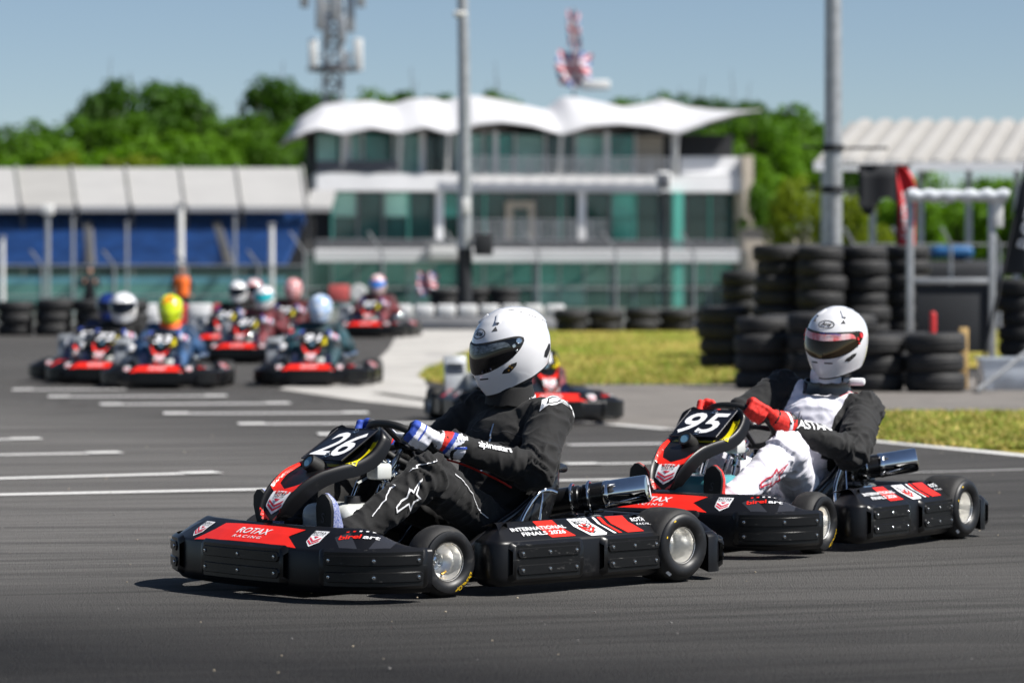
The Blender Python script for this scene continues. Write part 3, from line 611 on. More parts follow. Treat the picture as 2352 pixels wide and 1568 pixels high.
def hp(az, z, off=0):
    c, s = math.cos(az), math.sin(az); w = sm(HZ, HW, z); l = sm(HZ, HF if c > 0 else HB, z)
    chin = 1-.10*sstep(-.05, -.15, z)*abs(math.sin(2*az))*(1 if c > 0 else 0)
    d = math.pi-abs(az) if abs(az) <= math.pi else abs(az)-math.pi
    b = .013*math.exp(-(d/.75)**4)*sstep(.025, .06, z)*(1-sstep(.115, .138, z)) if c < 0 else 0
    return Vector((c*(l*chin+off+b), s*(w*chin+off), z))
def hn(az, z):
    e = .01; t = hp(az+e, z)-hp(az-e, z); u = hp(az, z+.004)-hp(az, z-.004); n = t.cross(u); return n.normalized()
def make_helmet(parent, shell, visor, style):
    g = G(); rows = []; NA = 72
    for i in range(46):
        v = i/45; row = []
        for k in range(NA):
            az = -math.pi+2*math.pi*k/NA; zb = -.127-.040*math.cos(az); z = .1394-(.1394-zb)*v**1.7; row.append(hp(az, z))
        rows.append(row)
    last = rows[-1]; rows.append([Vector((p.x*.985, p.y*.985, p.z-.006)) for p in last]); rows.append([Vector((p.x*.93, p.y*.92, p.z-.002)) for p in last]); rows.append([Vector((p.x*.85, p.y*.82, p.z+.03)) for p in last])
    g.grid(rows, 0, True); g.poly(rows[0])
    for k, q in enumerate(g.f):
        if k >= 45*NA: g.m[k] = 1
    sh = g.obj('helmet', [shell, rubber_trim], parent, 70); t = bvh_of(sh)
    def edge(a): q = abs(a)/R(82); return (.029+.010*q*q+.003*math.sin(q*3), -.076+.080*q**2.2)
    def patch(off, grow, amax, mats, name, lo=0, hi=1, skirt=True, fine=False):
        gg = G(); rs = []
        for k in range(61):
            a = -amax+2*amax*k/60; zt, zb = edge(a); zt += grow; zb -= grow; m = 1-(abs(a)/amax)**12; c = (zt+zb)/2; hh = (zt-zb)/2*max(.30, m**.5); r_ = []
            if skirt: r_.append(hp(a, c-hh-.001, -.002))
            for q in range(11):
                s = lerp(lo, hi, q/10); r_.append(hp(a, c-hh+2*hh*s, off))
            if skirt: r_.append(hp(a, c+hh+.001, -.002))
            rs.append(r_)
        gg.grid(rs); gg.poly(rs[0]); gg.poly(rs[-1]); o = gg.obj(name, mats, sh, 60); return o
    patch(.0015, .005, R(84), rubber_trim, 'visor_gasket'); patch(.0045, 0, R(80), visor, 'visor')
    if style.get('strip'): patch(.0056, 0, R(62), style['strip'], 'visor_strip', .70, .97, False)
    sides = (1, -1)
    for S in sides:
        for a, z, r_, m in ((75, .022, .0125, 'pivot'), (67, .008, .008, 'pivot'), (70, -.012, .0055, 'pivot')):
            n = hn(R(a)*S, z); gg = G(); p = hp(R(a)*S, z, .004); M = Matrix.Translation(p) @ n.to_track_quat('Z', 'X').to_matrix().to_4x4(); gg.lathe([(0, .004), (r_*.7, .004), (r_*.8, .0055), (r_*.95, .005), (r_, 0)], 18, M); gg.obj('visor_screw', style.get('screw', steel), sh)
    def frame(a, z, eps=.001): n = hn(a, z); ex = Vector((0, 0, 1)).cross(n); return Decals(t, hp(a, z), ex, n.cross(ex), .06, eps, .01)
    if style.get('logo', True):
        D = frame(0, .068); D.ring((0, 0), .036, .019, .0035, 0); D.text('Arai', (0, .001), .019, 0, 1.2); D.obj('logo', [print_black], sh, False)
    for S in sides:
        D = frame(R(36)*S, .085); D.poly([(-.012*S, -.016), (.012*S, -.016), (.004*S, .004)], 0); D.poly([(.006*S, .010), (.012*S, .010), (.018*S, .030), (.012*S, .030)], 1); D.obj('brow_vent', [cloth_grey, print_black], sh)
        D = frame(R(127)*S, -.050); D.poly([(-.030*S, -.016), (-.008*S, -.024), (.030*S, .002), (.032*S, .02), (.014*S, .026), (-.022*S, .004)], 0); D.obj('side_duct', [print_black], sh, False)
        D = frame(R(16)*S, -.098); D.poly([(-.018, -.003), (.018, -.003), (.018, .003), (-.018, .003)], 0); D.obj('chin_vent', [print_black], sh)
        D = frame(R(58)*S, -.075); D.poly([(-.03*S, -.014), (.0*S, -.016), (.03*S, .008), (.034*S, .020), (.012*S, .018), (-.02*S, .0)], 0)
        for q, xy in enumerate(((.012*S, .004), (-.002*S, -.004), (.004*S, .012))): D.disc(xy, .0042, .0042, 1, .001, 10)
        D.obj('visor_catch', [rubber_trim, brass if not style.get('screw') else steel], sh)
        gg = G(); gg.tube([hp(R(a)*S, z, .0004) for a, z in ((88, .1325), (100, .128), (112, .115), (118, .100), (128, .084), (140, .064), (150, .05), (154, .049))], .0013, 6); gg.obj('seam', print_black, sh)
        gg = G(); gg.rbox((0, 0, 0), (.05, .018, .008), .003); p = hp(R(40)*S, .112, .002); n = hn(R(40)*S, .112); o = gg.obj('top_duct', shell, sh); o.location = p; o.rotation_mode = 'QUATERNION'; o.rotation_quaternion = n.to_track_quat('Z', 'X')
    for f_ in style.get('extra', ()): f_(frame, sh)
    return sh
# ---- gloves
def make_glove(parent, grip, up, out, nrm, wrist, elbow, mats, thumb=1):
    """hand closed round a wheel rim: up = along the rim, out = away from the wheel centre, nrm = towards the driver"""
    up, out, nrm = (Vector(v).normalized() for v in (up, out, nrm)); P = lambda a, o, n: Vector(grip)+up*a+out*o+nrm*n
    g = G(); w = Vector(wrist); fd = (Vector(elbow)-w).normalized()
    for j, (a, L, r) in enumerate(((.036, 1.0, .0125), (.012, 1.08, .013), (-.012, 1.0, .0125), (-.034, .85, .011))):
        k = P(a, .043, .012); q = [k, P(a*1.03, .036, -.024*L), P(a*1.02, .006, -.038*L), P(a, -.022, -.030), P(a, -.032*L, -.010)]
        for i in range(4): capsule(g, q[i], q[i+1], r*(1.12-.06*i), r*(1.06-.06*i), 10)
        capsule(g, w+up*a*.5, k, .022, .0165, 10)
    q = [w.lerp(P(.02, .03, .03), .4), P(.035, .022, .030), P(.040, -.004, .033), P(.034, -.024, .022)]
    for i in range(3): capsule(g, q[i], q[i+1], .0175-.002*i, .0155-.002*i, 10)
    capsule(g, w-fd*.015, w+fd*.05, .040, .054, 16)
    me = fuse(g, .0042, 3); Pv, N = verts_of(me)
    for i, p in enumerate(Pv):
        v = Vector(p); Pv[i] += N[i]*(.0016*noise.noise(v*60)+.0012*(1-abs(math.sin(v.dot(fd)*170+3*noise.noise(v*20))))**3)
    me.vertices.foreach_set('co', Pv.ravel()); me.polygons.foreach_set('use_smooth', [True]*len(me.polygons)); me.update()
    cents = np.array([p.center for p in me.polygons]); s = (cents-np.array(w))@np.array(fd); a = (cents-np.array(grip))@np.array(up); o_ = (cents-np.array(grip))@np.array(out); n_ = (cents-np.array(grip))@np.array(nrm); aw = (cents-np.array(w))@np.array(up)
    mi = np.zeros(len(cents), int); mi[(s > -.018) & (s < .042)] = 1; mi[(s > -.018) & (s < .042) & (aw < -.008)] = 3; mi[(s > -.018) & (s < .042) & (aw < -.024)] = 0; mi[s > .042] = 2; mi[(s < -.02) & (a > .022) & (o_ > .01)] = 3; mi[(s < -.02) & (a > -.004) & (a < .004) & (n_ > -.03) & (o_ > .02)] = 3; mi[(o_ < .01) & (s < 0)] = 4
    me.polygons.foreach_set('material_index', mi.tolist()); return mobj('glove', me, mats, parent)
# ---- shoes: toe and heel points, sole faces forward
def make_shoe(parent, heel, toe, side, mats):
    h, t = Vector(heel), Vector(toe); ax = (t-h).normalized(); L = (t-h).length; fwd = Vector((ax.z, 0, -ax.x)).normalized()
    if fwd.x < 0: fwd = -fwd
    lat = ax.cross(fwd).normalized(); rows = []; sole = []
    for i in range(15):
        s = i/14; wd = interp(s, [0, .12, .35, .6, .8, .93, 1], [.018, .032, .031, .042, .044, .032, .008]); ht = interp(s, [0, .15, .35, .6, .85, 1], [.05, .085, .095, .065, .045, .012]); c = h+ax*(L*s); row = []
        for k in range(13):
            a = math.pi*k/12; row.append(c+lat*(wd*math.cos(a))-fwd*(ht*math.sin(a)**.8))
        rows.append(row); sole.append((c+lat*wd, c-lat*wd))
    g = G(); g.grid(rows); g.poly(rows[0]); g.poly(rows[-1]); sh = g.obj('shoe', mats[0], parent, 60)
    g = G(); rr = [[a+fwd*.001+lat*.003, a+fwd*.012+lat*.001, a.lerp(b, .5)+fwd*.014, b+fwd*.012-lat*.001, b+fwd*.001-lat*.003] for a, b in sole]; g.grid(rr); g.poly(rr[0]); g.poly(rr[-1]); sl = g.obj('sole', mats[1], sh, 50)
    D = Decals(bvh_of(sl), h+ax*(L*.62)+fwd*.012, lat if (lat.cross(ax)).dot(fwd) > 0 else -lat, ax, .05, .001, .01); D.text('S', (0, .012), .04, 0, .8); D.poly([(-.016, -.03), (.016, -.03), (.016, -.022), (-.016, -.022)], 0); D.obj('sole_mark', [cloth_grey if len(mats) < 3 else mats[2]], sh)
    return sh
# ------------------------------------------------------------------ ground, track and painted markings
def ground_mat(name, build):
    m = bpy.data.materials.new(name); m.use_nodes = True; build(m.node_tree, m.node_tree.nodes, m.node_tree.links, m.node_tree.nodes['Principled BSDF']); return m
def nz(N, L, src, scale, detail=5, rough=.55, mapping=None):
    if mapping:
        mp = N.new('ShaderNodeMapping'); mp.inputs['Scale'].default_value = mapping[0]; mp.inputs['Rotation'].default_value = (0, 0, R(mapping[1])); L.new(src, mp.inputs[0]); src = mp.outputs[0]
    n = N.new('ShaderNodeTexNoise'); n.inputs['Scale'].default_value = scale; n.inputs['Detail'].default_value = detail; n.inputs['Roughness'].default_value = rough; L.new(src, n.inputs['Vector']); return n.outputs['Fac']
def mr(N, L, src, a, b, c=0., d=1.):
    n = N.new('ShaderNodeMapRange'); n.inputs[1].default_value = a; n.inputs[2].default_value = b; n.inputs[3].default_value = c; n.inputs[4].default_value = d; L.new(src, n.inputs[0]); return n.outputs[0]
def mixc(N, L, fac, A, B, blend='MIX'):
    n = N.new('ShaderNodeMix'); n.data_type = 'RGBA'; n.blend_type = blend
    if hasattr(fac, 'node'): L.new(fac, n.inputs['Factor'])
    else: n.inputs['Factor'].default_value = fac
    for k, v in (('A', A), ('B', B)):
        if hasattr(v, 'node'): L.new(v, n.inputs[k])
        else: n.inputs[k].default_value = (*v, 1)
    return n.outputs['Result']
def mth(N, L, op, a, b=None):
    n = N.new('ShaderNodeMath'); n.operation = op
    for i, v in enumerate((a, b)):
        if v is None: continue
        if hasattr(v, 'node'): L.new(v, n.inputs[i])
        else: n.inputs[i].default_value = v
    return n.outputs[0]
def asphalt(nt, N, L, b, light=(.165, .158, .152), mid=(.10, .0965, .092), dark=(.011, .0108, .012)):
    tc = N.new('ShaderNodeTexCoord').outputs['Object']; sx = N.new('ShaderNodeSeparateXYZ'); L.new(tc, sx.inputs[0])
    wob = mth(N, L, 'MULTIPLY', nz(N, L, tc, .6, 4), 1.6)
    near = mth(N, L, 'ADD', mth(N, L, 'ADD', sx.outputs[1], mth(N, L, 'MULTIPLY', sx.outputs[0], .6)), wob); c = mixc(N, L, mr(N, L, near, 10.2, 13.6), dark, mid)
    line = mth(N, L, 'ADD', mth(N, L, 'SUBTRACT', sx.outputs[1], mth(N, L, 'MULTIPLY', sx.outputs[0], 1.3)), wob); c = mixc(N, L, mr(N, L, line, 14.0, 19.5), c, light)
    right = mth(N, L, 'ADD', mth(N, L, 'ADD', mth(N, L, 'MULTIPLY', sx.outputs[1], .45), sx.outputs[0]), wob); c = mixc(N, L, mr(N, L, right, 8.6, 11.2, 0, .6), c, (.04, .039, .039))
    st = nz(N, L, tc, 1.0, 5, .6, ((.35, 9, 1), 8)); c = mixc(N, L, mr(N, L, st, .35, .7, 0, .35), c, (.022, .0215, .022))           # rubbered streaks along the line
    st2 = nz(N, L, tc, 1.0, 3, .5, ((.12, 3.2, 1), -14)); c = mixc(N, L, mr(N, L, st2, .52, .62, 0, .35), c, (.02, .02, .0205))
    dx = mth(N, L, 'ADD', sx.outputs[0], 7.0); dy = mth(N, L, 'SUBTRACT', sx.outputs[1], 32.0); rr = mth(N, L, 'SQRT', mth(N, L, 'ADD', mth(N, L, 'MULTIPLY', dx, dx), mth(N, L, 'MULTIPLY', dy, dy))); an = mth(N, L, 'ARCTAN2', dy, dx)
    cv = N.new('ShaderNodeCombineXYZ'); L.new(mth(N, L, 'MULTIPLY', rr, 7.0), cv.inputs[0]); L.new(mth(N, L, 'MULTIPLY', an, 2.2), cv.inputs[1])
    sk = nz(N, L, cv.outputs[0], 1.0, 4, .65); c = mixc(N, L, mr(N, L, sk, .50, .66, 0, .55), c, (.014, .0138, .014)); c = mixc(N, L, mr(N, L, sk, .45, .30, 0, .10), c, (.10, .097, .093))   # tyre marks on the cornering arc
    pat = nz(N, L, tc, .22, 4); c = mixc(N, L, mr(N, L, pat, .4, .65, 0, .2), c, (.11, .105, .10))
    gr = N.new('ShaderNodeTexVoronoi'); gr.inputs['Scale'].default_value = 120; L.new(tc, gr.inputs['Vector'])
    c = mixc(N, L, mr(N, L, gr.outputs['Distance'], .1, .55, .35, 0), c, mixc(N, L, gr.outputs['Color'], (.02, .02, .02), (.13, .125, .115)))
    sp = nz(N, L, tc, 260, 2, .5); c = mixc(N, L, mr(N, L, sp, .62, .72, 0, .5), c, (.20, .19, .175)); c = mixc(N, L, mr(N, L, sp, .40, .30, 0, .7), c, (.012, .012, .012))
    L.new(c, b.inputs['Base Color']); L.new(mr(N, L, st, .3, .7, .95, .8), b.inputs['Roughness']); b.inputs['Specular IOR Level'].default_value = .12
    bp = N.new('ShaderNodeBump'); bp.inputs['Strength'].default_value = .9; bp.inputs['Distance'].default_value = .006; L.new(mth(N, L, 'ADD', sp, gr.outputs['Distance']), bp.inputs['Height']); L.new(bp.outputs[0], b.inputs['Normal'])
m_asphalt = ground_mat('asphalt', asphalt)
def grassf(nt, N, L, b):
    tc = N.new('ShaderNodeTexCoord').outputs['Object']
    c = mixc(N, L, mr(N, L, nz(N, L, tc, .55, 5, .6), .40, .64), (.15, .215, .012), (.46, .34, .09)); c = mixc(N, L, mr(N, L, nz(N, L, tc, 3, 5), .45, .75, 0, .45), c, (.12, .17, .012)); c = mixc(N, L, mr(N, L, nz(N, L, tc, 24, 4), .4, .7, 0, .4), c, (.40, .32, .09))
    L.new(c, b.inputs['Base Color']); b.inputs['Roughness'].default_value = .95; b.inputs['Specular IOR Level'].default_value = .1
    bp = N.new('ShaderNodeBump'); bp.inputs['Strength'].default_value = 1; bp.inputs['Distance'].default_value = .05; L.new(nz(N, L, tc, 30, 6), bp.inputs['Height']); L.new(bp.outputs[0], b.inputs['Normal'])
m_grass = ground_mat('dry_grass', grassf)
def paintf(cov, wear):
    def f(nt, N, L, b):
        tc = N.new('ShaderNodeTexCoord').outputs['Object']; c = mixc(N, L, mr(N, L, nz(N, L, tc, 3, 8, .7), wear, wear+.25, 0, .8), cov, (.13, .125, .12)); c = mixc(N, L, mr(N, L, nz(N, L, tc, 90, 3), .5, .7, 0, .5), c, (.16, .155, .15)); L.new(c, b.inputs['Base Color']); b.inputs['Roughness'].default_value = .7
    return f
m_line = ground_mat('line_paint', paintf((.56, .55, .53), .55)); m_line_worn = ground_mat('worn_line_paint', paintf((.52, .51, .5), .6)); m_line_bright = ground_mat('bright_line_paint', paintf((.68, .67, .65), .62))
m_conc = M_('concrete', (.40, .385, .36), .85, var=(.8, .16), bump=(60, .4, .01), dirt=(1.4, (.25, .235, .22), .5, .8)); m_path = M_('gravelly_path', (.17, .155, .14), .9, var=(1.2, .2), bump=(150, .7, .01), dirt=(3, (.11, .10, .095), .5, .75))
g = G(); g.poly([(-1500, -60, -.04), (1500, -60, -.04), (1500, 2500, -.04), (-1500, 2500, -.04)]); tag(g.obj('ground', m_path), kind='structure')
def sheet(name, rows, m, dz, kind='structure', n=2):
    """rows: (y, xl, xr) picture rows laid on the ground"""
    g = G(); rr = []
    for (y0, a0, b0), (y1, a1, b1) in zip(rows, rows[1:]):
        for k in range(n): t = k/n; y = lerp(y0, y1, t); rr.append([GP(lerp(lerp(a0, a1, t), lerp(b0, b1, t), q/8), y, dz) for q in range(9)])
    y, a, b = rows[-1]; rr.append([GP(lerp(a, b, q/8), y, dz) for q in range(9)]); g.grid(rr); return tag(g.obj(name, m, sharp=None), kind=kind)
g = G(); ds = [1, 20, 37]+[37+k for k in range(1, 30)]+[70, 80, 95]; g.grid([[(x, d, zg(d)) for x in (-70, -30, 0, 30, 70)] for d in ds]); tag(g.obj('track', m_asphalt, sharp=None), kind='structure')
sheet('path', [(986, 1530, 3600), (960, 1290, 3600), (930, 1240, 3600), (900, 1200, 3600), (868, 1170, 3600)], m_path, .004)
sheet('concrete_runoff', [(938, 975, 1000), (922, 830, 1010), (908, 735, 1000), (894, 640, 985), (875, 700, 975), (850, 830, 990), (825, 870, 1080), (800, 895, 1130), (780, 905, 1170), (758, 915, 1400)], m_conc, .006)
sheet('grass_verge', [(884, 1030, 1700), (876, 980, 1720), (864, 960, 1740), (850, 975, 1900), (835, 1010, 2900), (820, 1050, 2900), (800, 1085, 2900), (785, 1105, 2900), (768, 1125, 2900), (758, 1130, 2900)], m_grass, .010)
sheet('grass_strip', [(1050, 2420, 3600), (1036, 2270, 3600), (1020, 2090, 3600), (1005, 1940, 3600), (990, 1900, 3600), (965, 1930, 3600), (947, 1985, 3600)], m_grass, .008)
g = G()
def blades(polyrows, n, h, seed):
    rnd = random.Random(seed)
    for _ in range(n):
        k = rnd.randrange(len(polyrows)-1); t = rnd.random(); (y0, a0, b0), (y1, a1, b1) = polyrows[k], polyrows[k+1]; y = lerp(y0, y1, t); x = lerp(lerp(a0, a1, t), min(2500, lerp(b0, b1, t)), rnd.random()); p = GP(x, y, .008); a = rnd.uniform(0, 6.28); w = .012; q = Vector((math.cos(a)*w, math.sin(a)*w, 0)); tip = p+Vector((rnd.gauss(0, .03), rnd.gauss(0, .03), h*rnd.uniform(.5, 1.3))); g.add([p-q, p+q, tip], [(0, 1, 2)], 0 if rnd.random() < .55 else 1, False)
blades([(1036, 2270, 2500), (1020, 2090, 2500), (1005, 1940, 2500), (990, 1900, 2500), (965, 1930, 2500), (947, 1985, 2500)], 16000, .032, 3); blades([(884, 1030, 1700), (876, 980, 1720), (864, 960, 1740), (850, 975, 1900), (835, 1010, 2300), (800, 1085, 2300), (768, 1125, 2300)], 14000, .05, 4)
tag(g.obj('grass', [M_('grass_green', (.17, .235, .014), .8, var=(2, .3)), M_('grass_dry', (.46, .36, .10), .8, var=(2, .3))], sharp=None, fixn=False), 'short dry grass on the verges', 'grass', kind='stuff')
def mark(name, x0, y0, x1, y1, w0, m, ends=0, m2=None, parent=None):
    """painted line from picture point to picture point, width in metres"""
    a, b = GP(x0, y0, .006), GP(x1, y1, .006); t = (b-a).normalized(); n = Vector((-t.y, t.x, 0))*w0/2; g = G(); g.grid([[p-n, p+n] for p in [a.lerp(b, k/8) for k in range(9)]]); o = tag(g.obj(name, m, sharp=None), kind='structure')
    for e in ([0] if ends & 1 else [])+([1] if ends & 2 else []):
        p = a if e == 0 else b; s = t if e == 0 else -t; q = n*1.25; up = Vector((0, 0, .004)); g = G(); g.poly([p-q+up, p+q+up, p+q+s*.22+up, p-q+s*.22+up]); g.obj('line_end', m2 or m_line_bright, o, None)
    return o
for x0, y0, x1, y1, w, mt, e in ((-60, 1139, 720, 1123, .16, m_line_bright, 0), (-60, 1102, 500, 1087, .17, m_line_bright, 2), (-60, 1047, 276, 1041, .2, m_line, 2), (-60, 1011, 93, 1009, .22, m_line, 2), (547, 975, 1040, 972, .30, m_line_worn, 1), (375, 951, 845, 949, .32, m_line_worn, 3), (230, 930, 665, 927, .34, m_line_worn, 3), (110, 912, 520, 910, .34, m_line_worn, 3), (28, 896, 290, 895, .34, m_line_worn, 1), (730, 999, 1060, 997, .28, m_line_worn, 1),
    (1305, 1023, 1525, 1020, .22, m_line_worn, 0), (1300, 1068, 1548, 1064, .16, m_line, 1), (1190, 1107, 1450, 1102, .15, m_line, 0), (2080, 1087, 2500, 1076, .05, m_line_worn, 0)): mark('grid_line', x0, y0, x1, y1, w, mt, e)
mark('edge_line', 865, 903, 1300, 966, .16, m_line); mark('edge_line', 1300, 966, 1540, 987, .16, m_line); mark('edge_line', 1900, 1003, 2440, 1056, .16, m_line_bright)
g = G(); rnd = random.Random(5)
for _ in range(230):
    y = rnd.uniform(880, 1560) if rnd.random() < .5 else rnd.uniform(880, 1250); p = GP(rnd.uniform(0, 2352), y, .006); s = rnd.uniform(.002, .005); g.ball(p+Vector((0, 0, s*.3)), (s*rnd.uniform(.7, 1.4), s, s*.7), 3, rnd.randrange(2))
tag(g.obj('gravel', [M_('stone_pale', (.45, .38, .28), .8, var=(50, .2)), M_('stone_grey', (.22, .21, .2), .8, var=(50, .2))], sharp=None), 'loose gravel chips scattered on the asphalt', 'gravel', kind='stuff')
# ------------------------------------------------------------------ tyre barriers
m_old = M_('old_tyre', (.016, .016, .017), .7, var=(6, .4), bump=(40, .5, .01), dirt=(3, (.03, .029, .027), .55, .85))
def tyre_mesh(Rr, w):
    g = G(); n = 30; pr = [(Rr*.60, w*.30), (Rr*.66, w*.46), (Rr*.80, w*.5), (Rr*.93, w*.44), (Rr*.985, w*.30), (Rr, w*.26), (Rr*.975, w*.22), (Rr*.998, w*.18), (Rr*1.0, w*.04), (Rr*.972, w*.02), (Rr*.972, -w*.02), (Rr*1.0, -w*.04), (Rr*.998, -w*.18), (Rr*.975, -w*.22), (Rr, -w*.26), (Rr*.985, -w*.30), (Rr*.93, -w*.44), (Rr*.80, -w*.5), (Rr*.66, -w*.46), (Rr*.60, -w*.30), (Rr*.64, 0)]
    g.lathe(pr, n, closed=True); me = g.mesh('tyre', 50); me.materials.append(m_old); return me
TY = [tyre_mesh(.315, .205), tyre_mesh(.30, .19), tyre_mesh(.325, .215)]
def stack(px, py, n, d, label, group='tyre stacks', jit=.03, cap=False):
    """upright stack of bolted tyres whose foot stands at picture x, depth d"""
    x = (px-CX)*d/F; z = zg(d); e = empty('tyre_stack', (x, d, z)); tag(e, label, 'tyre stack', group); rnd = random.Random(int(px*7+d*13)); h = 0
    for k in range(n):
        me = TY[rnd.randrange(3)]; w = (.205, .19, .215)[TY.index(me)]; o = bpy.data.objects.new('tyre', me); COL.objects.link(o); o.parent = e; o.location = (rnd.uniform(-jit, jit), rnd.uniform(-jit, jit), h+w/2); o.rotation_euler = (rnd.uniform(-.03, .03), rnd.uniform(-.03, .03), rnd.uniform(0, 6)); h += w*.985
    return e
# ---- stacks near the right-hand run-off
for px, n, d, lb in ((1748, 4, 36.6, 'tyre stack in the front row beside the grass, partly behind driver 95'), (1880, 4, 36.2, 'tyre stack hidden behind the helmet of driver 95'), (2012, 3, 35.6, 'tyre stack in the front row just past the white helmet'), (2146, 3, 35.4, 'three tyre stack at the end of the front row beside the wooden post'),
    (1660, 4, 43.5, 'short tyre stack at the grass end of the barrier'), (1790, 8, 43.2, 'tall tyre stack at the grass end of the back row'), (1886, 8, 42.8, 'tall tyre stack standing in front of the thick lamp post'), (1990, 8, 43.0, 'tall tyre stack under the hanging black banner'), (2082, 8, 43.4, 'tall tyre stack beside the red feather flag'), (1815, 4, 38.0, 'tyre stack filling the gap behind the front row left of the white helmet'), (1946, 4, 38.0, 'tyre stack filling the gap behind the front row right of the white helmet'), (2080, 3, 37.6, 'short tyre stack filling the gap behind the end of the front row'), (1838, 8, 44.6, 'tall tyre stack wedged behind the first two of the back row'), (1938, 8, 44.6, 'tall tyre stack wedged behind the middle of the back row'), (2036, 8, 44.8, 'tall tyre stack wedged behind the last two of the back row'), (1708, 6, 47, 'medium tyre stack left of the tall back row'), (2348, 6, 43, 'tyre stack behind the steel gantry at the picture edge')): stack(px, 0, n, d, lb)
for i, px in enumerate((1312, 1393, 1474, 1555, 1636)): stack(px, 0, 2, 60+.05*i, ('low two tyre stack nearest the white kerb blocks', 'low two tyre stack, second along the grass edge', 'low two tyre stack in the middle of the grass edge', 'low two tyre stack, fourth along the grass edge', 'low two tyre stack closest to the tall tyre row')[i], 'low tyre wall behind the grass')
for i, px in enumerate((1022, 1092, 1160)): stack(px, 0, 4, 67, ('dark tyre stack left of the lamp post foot', 'dark tyre stack at the lamp post foot', 'dark tyre stack right of the lamp post foot')[i], 'tyres at the lamp post')
for i, px in enumerate((-52, 36, 124, 212, 300)): stack(px, 0, 3, 56, ('tyre stack at the far end of the outer wall', 'tyre stack, second of the outer wall', 'tyre stack in the outer wall beside the photographer', 'tyre stack in the outer wall behind the white helmet', 'tyre stack in the outer wall next to the red and white barrier')[i], 'outer tyre wall')
# ---- plastic barriers
m_wplastic = M_('white_plastic', (.72, .72, .72), .4, var=(3, .08), dirt=(5, (.45, .43, .4), .55, .8)); m_rplastic = M_('red_plastic', (.55, .03, .03), .4, var=(3, .1)); m_grey = M_('grey_concrete', (.30, .30, .31), .8, var=(2, .12), bump=(20, .3, .01))
def barrier(px, d, w, h, mt, label, grp, z0=0):
    p = Vector(((px-CX)*d/F, d, zg(d)+z0)); e = empty('plastic_barrier', p); tag(e, label, 'barrier', grp); g = G(); g.rbox((0, 0, h*.55), (w*.96, .3, h*.9), .05); g.obj('body', mt, e); g = G(); g.rbox((0, 0, .06), (w*.98, .45, .12), .03); g.obj('foot', m_grey, e); g = G(); g.rbox((0, -.152, h*.6), (w*.6, .02, h*.3), .008); g.obj('panel', m_wplastic, e)
for i, px in enumerate((345, 402, 460, 517)): barrier(px, 61, .46, .5, m_rplastic if i % 2 else m_wplastic, ('white plastic barrier behind the lime helmeted driver', 'red plastic barrier under the orange marshal', 'white plastic barrier right of the orange marshal', 'red plastic barrier left of the crowded karts')[i], 'red and white barriers', .0)
e = tag(empty('kerb_wall', ((1100-CX)*63/F, 63, zg(63))), 'low grey wall topped with white blocks behind the run-off', 'wall'); w_ = 400*63/F; g = G(); g.rbox((0, 0, .12), (w_, .4, .24), .03); g.obj('base', m_grey, e)
for k in range(8): g = G(); g.rbox((-w_/2+w_*(k+.5)/8, -.02, .36), (w_/8*.86, .36, .22), .04); g.obj('block', m_wplastic, e)
# ---- catch fence
m_galv = M_('galvanised', (.42, .43, .44), .45, metal=.6, var=(8, .15)); m_greenpost = M_('green_post', (.03, .10, .07), .5, var=(5, .2))
def net_mat():
    m = mat('green_net', (.10, .24, .19), .8, var=(2, .2)); b = m.node_tree.nodes['Principled BSDF']; b.inputs['Alpha'].default_value = .36; return m
m_net = net_mat()
def fence(x0, x1, d, ztop, arm, label, step=2.0, net=True, mt=m_galv, zb=0):
    a, b = (x0-CX)*d/F, (x1-CX)*d/F; e = tag(empty('catch_fence', ((a+b)/2, d, 0)), label, 'fence', None); n = int((b-a)/step)
    g0 = G(); g0.tube([(0, 0, zb), (0, 0, ztop), (-arm*.5, -arm*.6, ztop+arm*.75)], .035, 8); me = g0.mesh('post'); me.materials.append(mt)
    for k in range(n+1):
        o = bpy.data.objects.new('post', me); COL.objects.link(o); o.parent = e; o.location = (a-(a+b)/2+k*step, 0, 0)
    g = G()
    for z in (zb+.1, (ztop+zb)/2, ztop): g.tube([(-(b-a)/2, 0, z), ((b-a)/2, 0, z)], .02, 6)
    g.obj('rail', mt, e)
    if net: g = G(); g.add([(-(b-a)/2, .03, zb), ((b-a)/2, .03, zb), ((b-a)/2, .03, ztop), (-(b-a)/2, .03, ztop)], [(0, 1, 2, 3)]); g.obj('netting', m_net, e)
    return e
fence(-400, 700, 92, 1.68, .55, 'green netted catch fence with cranked posts in front of the blue seats'); fence(700, 1720, 98, 2.1, .8, 'tall catch fence with cranked posts in front of the glass building', 2.3)
fence(1960, 2700, 75, 2.05, .5, 'grey steel fence beyond the gantry', 1.1, False)
